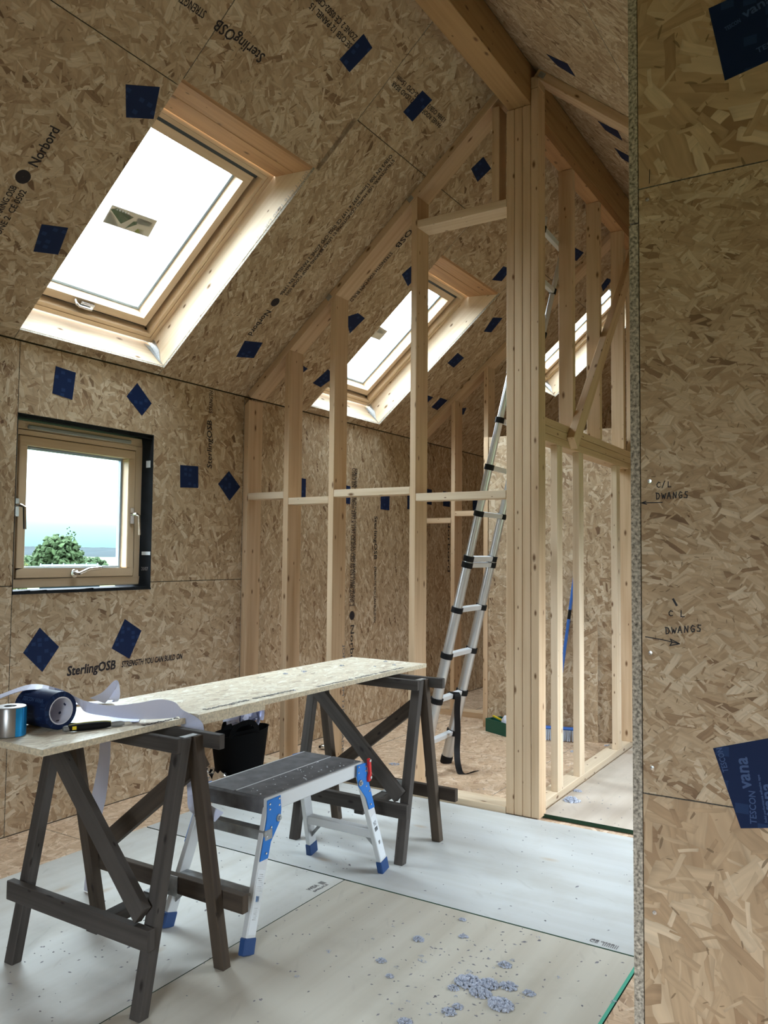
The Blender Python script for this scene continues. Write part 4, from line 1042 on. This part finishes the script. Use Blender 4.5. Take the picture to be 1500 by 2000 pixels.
prof = [(ly - .004, PZ + .010), (ly + .006, PZ + .014), (ly + .016, PZ + .004), (ly + .022, PZ - .06), (ly + .018, PZ - .082), (ly - .002, PZ - .085), (ly - .002, PZ - .07), (ly + .006, PZ - .05)]
lever = MB().prism([(xl, y, z) for y, z in prof], (.012, 0, 0)).make('release_lever', 'red_plastic', pf, bevel=.002)
for yy, zz in ((ly + .005, PZ + .004), (ly + .012, PZ - .068)):
    MB().lathe([(.006, 0), (.006, .004), (0, .004)], (xl + .012, yy, zz), (1, 0, 0), 10).make('lever_pin', 'screw', lever, True)
mb = MB(); rng = random.Random(5)
for k in range(46):
    x, y = rng.uniform(PX0 + .17, PX1 - .02), rng.gauss(2.62, .17)
    if PY0 + .02 < y < PY1 - .02:
        s = rng.uniform(.0012, .0035); mb.box((x, y, PZ), (s * 1.6, 0, 0), (0, s, 0), (0, 0, s * .6))
o = mb.make('paint_specks', 'label_white', deck); o['kind'] = 'stuff'

# ================================================================== TUB OF WASTE PAPER
tb = thing('rubble_tub', (.36, 3.67, -.012), 'black flexible tub full of crumpled backing paper under the board', 'tub')
mb = MB()
TC = V((.36, 3.67, -.012))
def tilt(p):
    h = max(p.z - TC.z, 0) / .37
    return V((p.x, p.y, p.z + h * .17 * ((p.x - TC.x) * .85 + (p.y - TC.y) * .53)))
n = 40; prof = [(.0, .0), (.118, .0), (.126, .01), (.148, .18), (.166, .328), (.170, .332), (.164, .332), (.144, .18), (.120, .02), (.0, .015)]
mb.lathe([(r, h) for r, h in prof], TC, (0, 0, 1), n); mb.v = [tilt(p) for p in mb.v]; mb.make('tub', 'tub', tb, True)
def handle(ang):
    ca, sa = math.cos(ang), math.sin(ang); rad = V((ca, sa, 0)); tan = V((-sa, ca, 0)); c0 = V((.36, 3.67, .316))
    mb = MB(); outer = [(-.088, -.006), (-.080, .035), (-.055, .068), (-.02, .082), (.02, .082), (.055, .068), (.080, .035), (.088, -.006)]
    inner = [(-.052, .026), (-.05, .034), (-.04, .046), (-.018, .056), (.018, .056), (.04, .046), (.05, .034), (.052, .026)]
    rr = lambda s: math.sqrt(max(.168 ** 2 - s * s, 0))
    P_ = lambda s, z, o: c0 + rad * (rr(s) + o) + tan * s + V((0, 0, z))
    for i in range(7):
        for o, fl in ((0, False), (.007, True)):
            q4 = [P_(*outer[i], o), P_(*outer[i + 1], o), P_(*inner[i + 1], o), P_(*inner[i], o)]
            mb.face(q4[::-1] if fl else q4)
        mb.face([P_(*outer[i], 0), P_(*outer[i], .007), P_(*outer[i + 1], .007), P_(*outer[i + 1], 0)])
        mb.face([P_(*inner[i], .007), P_(*inner[i], 0), P_(*inner[i + 1], 0), P_(*inner[i + 1], .007)])
    for o, fl in ((0, False), (.007, True)):
        q4 = [P_(-.088, -.006, o), P_(-.052, .026, o), P_(.052, .026, o), P_(.088, -.006, o)]
        mb.face(q4 if not fl else q4[::-1])
    mb.v = [tilt(p) for p in mb.v]; mb.make('handle', 'tub', tb)
handle(math.radians(-38)); handle(math.radians(142))
rng = random.Random(3)
mb = MB()
for k in range(24):
    a = rng.uniform(0, 6.28); r = rng.uniform(.0, .10); base = V((.36 + r * math.cos(a), 3.67 + r * math.sin(a), .36 + rng.uniform(-.02, .03)))
    Lp, Rp = [], []
    ax = rng.uniform(0, 6.28); tl = rng.uniform(-.4, .4); rad_ = rng.uniform(.035, .06)
    dirx = V((math.cos(ax), math.sin(ax), tl)).normalized(); wv = V((-math.sin(ax), math.cos(ax), rng.uniform(-.3, .5))).normalized() * .045
    up = wv.cross(dirx).normalized(); up = up if up.z > 0 else -up
    for j in range(9):
        th_ = -0.6 + j * .55; p = base + dirx * rad_ * math.cos(th_) + up * rad_ * (1 + math.sin(th_)) + wv * (.08 * j)
        Lp.append(p - wv); Rp.append(p + wv)
    mb.ribbon(smooth_pts(Lp, 3), smooth_pts(Rp, 3), .001)
o = mb.make('waste_paper', 'paper', None, True); tag(o, 'tangle of crumpled lavender-white backing strips filling the black tub', 'waste paper', None, 'stuff')

def crumple(name, loc, sx, sy, sz, mat, label, cat, group=None, seed=1, sub=3, amp=.5):
    bm = bmesh.new(); bmesh.ops.create_icosphere(bm, subdivisions=sub, radius=1)
    for v in bm.verts:
        nn = noise.noise(v.co * 2.3 + V((seed * 7.1, 0, 0))) + .5 * noise.noise(v.co * 5.1 + V((0, seed * 3.3, 0)))
        v.co *= 1 + amp * nn; v.co = V((v.co.x * sx, v.co.y * sy, max(v.co.z * sz + sz * .7, 0)))
    me = bpy.data.meshes.new(name); bm.to_mesh(me); bm.free(); me.materials.append(M[mat])
    o = bpy.data.objects.new(name, me); o.location = loc; COL.objects.link(o)
    return tag(o, label, cat, group)
crumple('foil_scrap', (.165, 3.60, -.010), .06, .05, .06, 'foil', 'crumpled silver foil scrap on the floor by the left side of the black tub', 'foil scrap', 'foil scraps', 2)
crumple('foil_scrap', (.395, 3.492, -.010), .055, .03, .075, 'foil', 'smaller silver foil scrap in front of the black tub', 'foil scrap', 'foil scraps', 5)
cn = thing('silver_can', (.235, 4.70, .018), 'small shiny silver canister lying on the floor behind the partition', 'can')
mb = MB(); cd = V((.75, .5, 0)).normalized(); mb.lathe([(0, -.03), (.017, -.03), (.019, -.027), (.019, .028), (.014, .034), (0, .034)], (.235, 4.70, .008), cd, 18); mb.make('body', 'chrome', cn, True)
MB().lathe([(.006, -.045), (.012, -.031), (0, -.031)], (.235, 4.70, .008), cd, 12).make('nozzle', 'rubber', cn, True)

# ================================================================== LADDER
ld = thing('telescopic_ladder', (1.11, 4.67, -.012), 'silver telescopic ladder with black collars leaning behind the post', 'ladder')
R0 = V((1.105, 4.860, -.012)); DV = V((.2365, .003, .9716)).normalized(); WV = V((.017, -.382, 0))
SS = [.213, .489, .777, 1.068, 1.352, 1.392, 1.673, 1.961, 2.250, 2.55, 2.86, 3.14, 3.40]
rad0 = .036
def rad(s): return rad0 - .0038 * (s / .29) * .9 if s < 2.6 else .0068 + .012
for side, off in (('stile', V((0, 0, 0))), ('stile', WV)):
    prev = 0.0
    for i, s_ in enumerate(SS + [3.47]):
        r = max(.036 - .0018 * i, .015)
        a, b = R0 + off + DV * (prev + (.03 if i == 0 else 0)), R0 + off + DV * s_
        if (b - a).length > .02: MB().tube([a, b], r, 18).make('stile_section', 'alu', ld, True)
        prev = s_
    MB().tube([R0 + off, R0 + off + DV * .05], .039, 18).make('rubber_foot', 'rubber', ld, True)
for i, s_ in enumerate(SS):
    r = max(.036 - .0018 * i, .015)
    for off in (V((0, 0, 0)), WV):
        MB().tube([R0 + off + DV * (s_ - .017), R0 + off + DV * (s_ + .017)], r + .006, 18).make('collar', 'rubber', ld, True)
    wd = WV.normalized()
    MB().beam(R0 + DV * s_ + wd * r, R0 + WV + DV * s_ - wd * r, .034, .030, DV).make('rung', 'alu_matte', ld, bevel=.003)
sb = R0 + DV * SS[1] + WV * .42
P_ = [sb + V((.03, 0, .022)), sb + V((.045, 0, -.005)), sb + V((.03, .02, -.10)), sb + V((.02, .05, -.25)), sb + V((.02, .04, -.36)), sb + V((.05, .0, -.44)), sb + V((.10, -.04, -.474)), sb + V((.17, .02, -.455))]
mb = MB(); P_ = smooth_pts(P_, 5); wv = V((.012, .018, 0)); mb.ribbon([p - wv for p in P_], [p + wv for p in P_], .002); mb.make('strap', 'rubber', ld)
MB().beam(sb + V((-.022, 0, 0)), sb + V((.030, 0, 0)), .03, .042, (0, 0, 1)).make('strap_loop', 'rubber', ld)

# ================================================================== GREEN BOX, BROOM, OFFCUT
gb = thing('green_box', (1.08, 5.93, -.012), 'dark green plastic tray on the floor behind the post, half hidden', 'tray')
ax_ = V((.90, -.44, 0)).normalized(); ay_ = V((.44, .90, 0)).normalized(); o0 = V((.915, 5.895, -.012))
mb = MB(); Lx, Ly, Hh, wl_ = .36, .15, .10, .006
mb.box(o0, ax_ * Lx, ay_ * Ly, V((0, 0, .006))); mb.box(o0, ax_ * Lx, ay_ * wl_, V((0, 0, Hh))); mb.box(o0 + ay_ * (Ly - wl_), ax_ * Lx, ay_ * wl_, V((0, 0, Hh))); mb.box(o0, ax_ * wl_, ay_ * Ly, V((0, 0, Hh))); mb.box(o0 + ax_ * (Lx - wl_), ax_ * wl_, ay_ * Ly, V((0, 0, Hh)))
mb.make('tray', 'green_box', gb, bevel=.002)
o = MB().beam(o0 + ay_ * .06 + ax_ * .02 + V((0, 0, .115)), o0 + ay_ * .08 + ax_ * .17 + V((0, 0, .085)), .014, .010).make('yellow_stick', 'yellow', None)
tag(o, 'yellow stick lying across the dark green tray', 'stick')
crumple('paper_scrap', o0 + ax_ * .17 + ay_ * .075 + V((0, 0, .015)), .055, .035, .075, 'core_white', 'white paper scrap poking out of the dark green tray', 'paper scrap', None, 9, 2, .25)

br = thing('broom', (1.50, 5.88, -.012), 'blue broom leaning on the rear strand board wall', 'broom')
h0 = V((1.385, 5.855, .055)); h1 = V((1.655, 5.925, .055)); hd = (h1 - h0).normalized()
bhead = MB().beam(h0 + V((0, 0, .028)), h1 + V((0, 0, .028)), .055, .018).make('head', 'broom_blue', br, bevel=.008)
mb = MB(); rng = random.Random(2)
for i in range(26):
    for j in range(3):
        p = h0.lerp(h1, (i + .5) / 26) + V((hd.y, -hd.x, 0)) * (.016 * (j - 1)); e_ = V((rng.uniform(-.008, .008), rng.uniform(-.012, .0), -.062))
        mb.tube([p + V((0, 0, .020)), p + e_], [.0042, .0034], 5)
mb.make('bristles', 'bristle', bhead)['kind'] = 'stuff'
hp0, hp1 = h0.lerp(h1, .35) + V((0, 0, .015)), V((1.597, 6.018, 1.235))
mb = MB(); mb.tube([hp0, hp1], .0115, 12); bpole = mb.make('handle', 'broom_blue', br, True)
for t0, t1 in ((.26, .36), (.70, .76)): MB().tube([hp0.lerp(hp1, t0), hp0.lerp(hp1, t1)], .0119, 12).make('grip_band', 'rubber', bpole, True)
of = MB().bx(1.15, 1.775, 5.985, 6.002, -.012, .872).make('board_offcut', [M['osb']], None)
o = of; tag(o, 'strand board offcut standing against the rear wall beside the broom', 'board')

# ================================================================== INSULATION FLUFF
def fluff(x, y, r, label, group=None, n=40, seed=0, z=0.0, flat=.55):
    rng = random.Random(seed * 31 + 5); bm = bmesh.new()
    for i in range(int(n * 2.6)):
        a = rng.uniform(0, 6.283); rr = r * math.sqrt(rng.random()); hz = max(0, (1 - (rr / r) ** 2)) * r * flat
        s = r * rng.uniform(.07, .17)
        m = Matrix.Translation((rr * math.cos(a) * 1.15, rr * math.sin(a) * .9, rng.uniform(.2, 1) * hz + s * .45)) @ Matrix.Rotation(rng.uniform(0, 6), 4, 'Z')
        rt = bmesh.ops.create_icosphere(bm, subdivisions=1 if n > 20 else 1, radius=s, matrix=m)
        for v in rt['verts']: v.co += V((rng.uniform(-1, 1), rng.uniform(-1, 1), rng.uniform(-.7, .7))) * s * .55; v.co.z = max(v.co.z, 0)
    me = bpy.data.meshes.new('insulation_clump'); bm.to_mesh(me); bm.free(); me.materials.append(M['fluff'])
    o = bpy.data.objects.new('insulation_clump', me); o.location = (x, y, z); COL.objects.link(o)
    return tag(o, label, 'insulation clump', group)
GC = 'blue-grey insulation clumps on the plywood'
seed = 1
for x, y, r, n, lab in [
    (2.606, 2.342, .036, 90, 'largest blue-grey insulation clump, thick and rounded, near the bottom of the picture'),
    (2.470, 2.405, .040, 90, 'wide loose blue-grey insulation clump at the left of the heap'), (2.527, 2.432, .030, 60, 'blue-grey insulation clump at the middle top of the heap'),
    (2.585, 2.455, .026, 50, 'blue-grey insulation clump at the right of the heap'), (2.526, 2.372, .030, 60, 'blue-grey insulation clump in the front of the heap, over its middle'),
    (2.440, 2.352, .018, 30, 'small blue-grey clump at the front left of the heap'), (2.491, 2.225, .022, 40, 'blue-grey clump lying left below the largest clump'),
    (2.500, 2.265, .017, 30, 'blue-grey clump touching the one left below the largest'), (2.521, 2.574, .021, 45, 'lone round blue-grey clump behind the heap'),
    (2.407, 2.107, .022, 40, 'blue-grey clump cut off at the bottom edge of the picture'), (2.653, 2.453, .018, 35, 'pair of blue-grey lumps right of the heap'),
    (2.190, 2.575, .020, 40, 'flat oval blue-grey clump nearer the middle of the floor, left of the others'), (2.313, 2.681, .016, 35, 'blue-grey clump halfway between the heap and the floor joint'),
    (2.250, 2.800, .014, 30, 'light blue-grey clump close to the floor joint'), (2.160, 2.375, .017, 35, 'blue-grey clump left of the heap, beside a smaller one'), (2.235, 2.305, .014, 30, 'low blue-grey clump nearest the step platform leg'),
    (2.115, 4.42, .040, 60, 'blue-grey insulation clump on the raised plywood beside the spine partition'), (2.08, 4.62, .022, 40, 'blue-grey clump against the sole plate of the spine partition'), (2.50, 4.50, .014, 20, 'tiny dark clump on the raised plywood next to the near wall edge')]:
    fluff(x, y, r * .98, lab, GC, n, seed, .012 if y > 4.2 else 0.0); seed += 1
rng = random.Random(11)
for k in range(26):
    x, y = (rng.gauss(2.45, .16), rng.gauss(2.4, .2)) if k < 18 else (rng.uniform(1.9, 2.75), rng.uniform(2.1, 2.8))
    fluff(x, min(y, 2.84), rng.uniform(.005, .010), 'tiny blue-grey insulation crumb among the clumps on the floor', 'tiny insulation crumbs', 8, seed); seed += 1
for x, y, r, lab in [(1.33, 3.32, .012, 'blue-grey fluff on the bench board, third from the far left corner'), (1.30, 3.05, .018, 'biggest tuft of blue-grey fluff along the wall side of the bench board'), (1.27, 2.95, .014, 'blue-grey fluff next to the biggest tuft on the bench board'), (1.52, 3.50, .010, 'blue-grey fluff near the far right corner of the bench board'), (1.58, 2.62, .008, 'dark little fluff on the front edge of the bench board over its middle'), (1.42, 3.58, .012, 'blue-grey fluff at the middle of the far end of the bench board'), (1.47, 3.40, .007, 'tiniest fluff speck towards the far end of the bench board')]:
    fluff(x, y, r, lab, 'fluff on the bench board', 10, seed, .809); seed += 1
for x, y, r, lab in [(1.88, 5.93, .03, 'blue-grey fluff by the foot of the rear stud'), (1.72, 5.62, .025, 'blue-grey fluff on the floor in front of the rear wall'), (.95, 5.30, .02, 'blue-grey fluff on the floor beside the ladder foot'), (.85, 4.62, .03, 'blue scrap on the floor behind the far sawhorse'), (.80, 4.35, .02, 'blue scrap on the floor just behind the partition sole plate')]:
    fluff(x, y, r, lab, None, 16, seed, -.012, .3); seed += 1
mb = MB(); rng = random.Random(21)
for k in range(900):
    if k < 420: x, y, z = rng.uniform(1.0, 2.88), rng.uniform(1.3, 2.86), 0
    elif k < 560: x, y, z = rng.gauss(2.45, .15), rng.gauss(2.42, .2), 0
    elif k < 760: x, y, z = rng.uniform(.5, 2.85), rng.uniform(2.9, 4.03), 0
    elif k < 840: x, y, z = rng.uniform(.1, 1.9), rng.uniform(4.25, 5.9), -.012
    else: x, y, z = rng.uniform(2.06, 2.6), rng.uniform(4.15, 5.2), .012
    if x > 2.88 or (y > 2.86 and y < 2.88): continue
    s = rng.uniform(.0012, .004) * (1.6 if rng.random() < .08 else 1); a = rng.uniform(0, 3.14)
    t_ = V((math.cos(a), math.sin(a), 0)) * s * rng.uniform(1, 2.6); k_ = V((-math.sin(a), math.cos(a), 0)) * s
    p = V((x, y, z)); top = p + V((0, 0, s * .7))
    c4 = [p - t_, p + k_, p + t_, p - k_]
    for i in range(4): mb.face([c4[i], c4[(i + 1) % 4], top])
o = mb.make('floor_crumbs', 'crumb', None); o['label'] = 'fine grey dust and crumbs scattered over the floor sheets'; o['category'] = 'crumbs'; o['kind'] = 'stuff'

# ================================================================== OUTSIDE, SEEN THROUGH THE SMALL WINDOW
m = NT('grass_field'); tcn = m.n('TexCoord').outputs['Object']
M['field'] = m.fin(m.ramp(m.noise(tcn, .02, 3, '3D'), [(.35, (.022, .034, .011)), (.6, (.034, .048, .017))]), .9, 0, .1)
M['hill'] = plain('hazy_wooded_hill', (.0018, .0062, .0080), .95, spec=.05, var=.35, scale=.03)  # blue of the distance haze is mixed into the hill colour
M['leaf'] = plain('tree_leaves', (.018, .030, .012), .9, spec=.1, var=.5, scale=1.5)
M['leaf2'] = plain('bush_leaves', (.035, .042, .013), .9, spec=.1, var=.4, scale=1.5)
M['leaf3'] = plain('hedge_leaves', (.016, .028, .012), .9, spec=.1, var=.4, scale=.8)
M['shed'] = plain('shed_roof_sheet', (.030, .044, .056), .95, spec=.05, var=.15, scale=2)
M['shed_batten'] = plain('shed_roof_batten', (.06, .075, .09), .95, spec=.05)
M['bark'] = plain('bark', (.03, .022, .015), .9)
g = MB().bx(-1600, -1.5, -1200, 1600, -3.3, -3.2).make('ground_outside', 'field', None); g['kind'] = 'structure'
MB().bx(-1.4, 300, -300, 300, -3.4, -3.25).make('ground_near', 'field', None)['kind'] = 'structure'
hl = struct('hill_ridge', (-760, 580, -3.2))
mb = MB(); dirh = V((-708 + 824, 617 - 545, 0)).normalized(); c0 = V((-824, 545, 0)) - dirh * 700; prev = None
for k in range(140):
    p = c0 + dirh * k * 11; zt = 9.5 + 3.2 * math.sin(k * .045 + 1.2) + 1.4 * noise.noise(V((k * .45, 0, 0))) + .9 * noise.noise(V((k * 1.7, 3, 0))) + (k - 70) * .03
    fr_ = V((dirh.y, -dirh.x, 0)); 
    cur = (p - V((0, 0, 3.2)) + fr_ * 160, p + V((0, 0, zt * .55)) + fr_ * 50, p + V((0, 0, zt)), p - V((0, 0, 3.2)) - fr_ * 60)
    if prev:
        for i in range(3): mb.face([prev[i], cur[i], cur[i + 1], prev[i + 1]])
    prev = cur
mb.make('hill_slope', 'hill', hl)
def leafy(name, loc, w, h, mat, label, cat, n, seed, trunk=True):
    rng = random.Random(seed); t = thing(name, loc, label, cat)
    bm = bmesh.new(); base = V(loc)
    for i in range(n):
        while True:
            p = V((rng.uniform(-1, 1), rng.uniform(-1, 1), rng.uniform(-1, 1)))
            if .35 < p.length < 1: break
        s = w * rng.uniform(.03, .065)
        q_ = V((p.x * w / 2, p.y * w / 2, h * .55 + p.z * h * .45 * (1 + .15 * noise.noise(p * 2))))
        r_ = bmesh.ops.create_icosphere(bm, subdivisions=1, radius=s, matrix=Matrix.Translation(q_))
        for v in r_['verts']: v.co += V((rng.uniform(-1, 1), rng.uniform(-1, 1), rng.uniform(-1, 1))) * s * .5
    me = bpy.data.meshes.new('crown'); bm.to_mesh(me); bm.free(); me.materials.append(M[mat])
    o = bpy.data.objects.new('crown', me); COL.objects.link(o); o.parent = t
    if trunk: MB().tube([base, base + V((0, 0, h * .6))], w * .04, 8).make('trunk', 'bark', t)
    return t
leafy('round_tree', (-65.9, 51.1, -3.2), 4.8, 6.2, 'leaf', 'round leafy tree in the middle of the window view', 'tree', 1100, 1)
leafy('round_tree', (-69.0, 54.6, -3.2), 1.8, 7.2, 'leaf', 'dark narrow tree top rising behind the round tree', 'tree', 260, 6)
leafy('bush', (-51.5, 36.6, -3.2), 2.2, 4.6, 'leaf2', 'yellow-green bush at the left edge of the window view', 'bush', 420, 2, False)
for k, (f_, ww, hh) in enumerate([(.0, 7, 3.9), (.35, 6, 3.6), (.7, 6, 4.0), (1.05, 7, 5.4)]):
    leafy('hedge_bush', (-101 + f_ * 14, 73 + f_ * 16, -3.2), ww, hh, 'leaf3', ['low green hedge bush left of the round tree', 'low green hedge bush behind the round tree', 'low green hedge bush right of the round tree in the field', 'taller green bush at the right of the window view'][k], 'bush', 420, 30 + k, False)
sh = thing('garden_shed', (-18.8, 16.8, -3.2), 'low shed with a blue-grey sheeted roof outside the window', 'shed')
a, b, c_, d_ = V((-18.64, 15.65, .60)), V((-17.03, 16.65, .64)), V((-18.95, 18.1, .96)), V((-20.5, 17.05, .93))
MB().prism([a, b, c_, d_], (0, 0, -.06)).make('roof', 'shed', sh)
for k in range(6):
    t_ = k / 5; MB().beam(a.lerp(b, t_) + V((0, 0, .02)), d_.lerp(c_, t_) + V((0, 0, .02)), .035, .02).make('roof_batten', 'shed_batten', sh)
MB().prism([V((-18.7, 15.75, -3.2)), V((-17.1, 16.72, -3.2)), V((-18.9, 18.0, -3.2)), V((-20.4, 17.0, -3.2))], (0, 0, 3.75)).make('shed_wall', 'hill', sh)
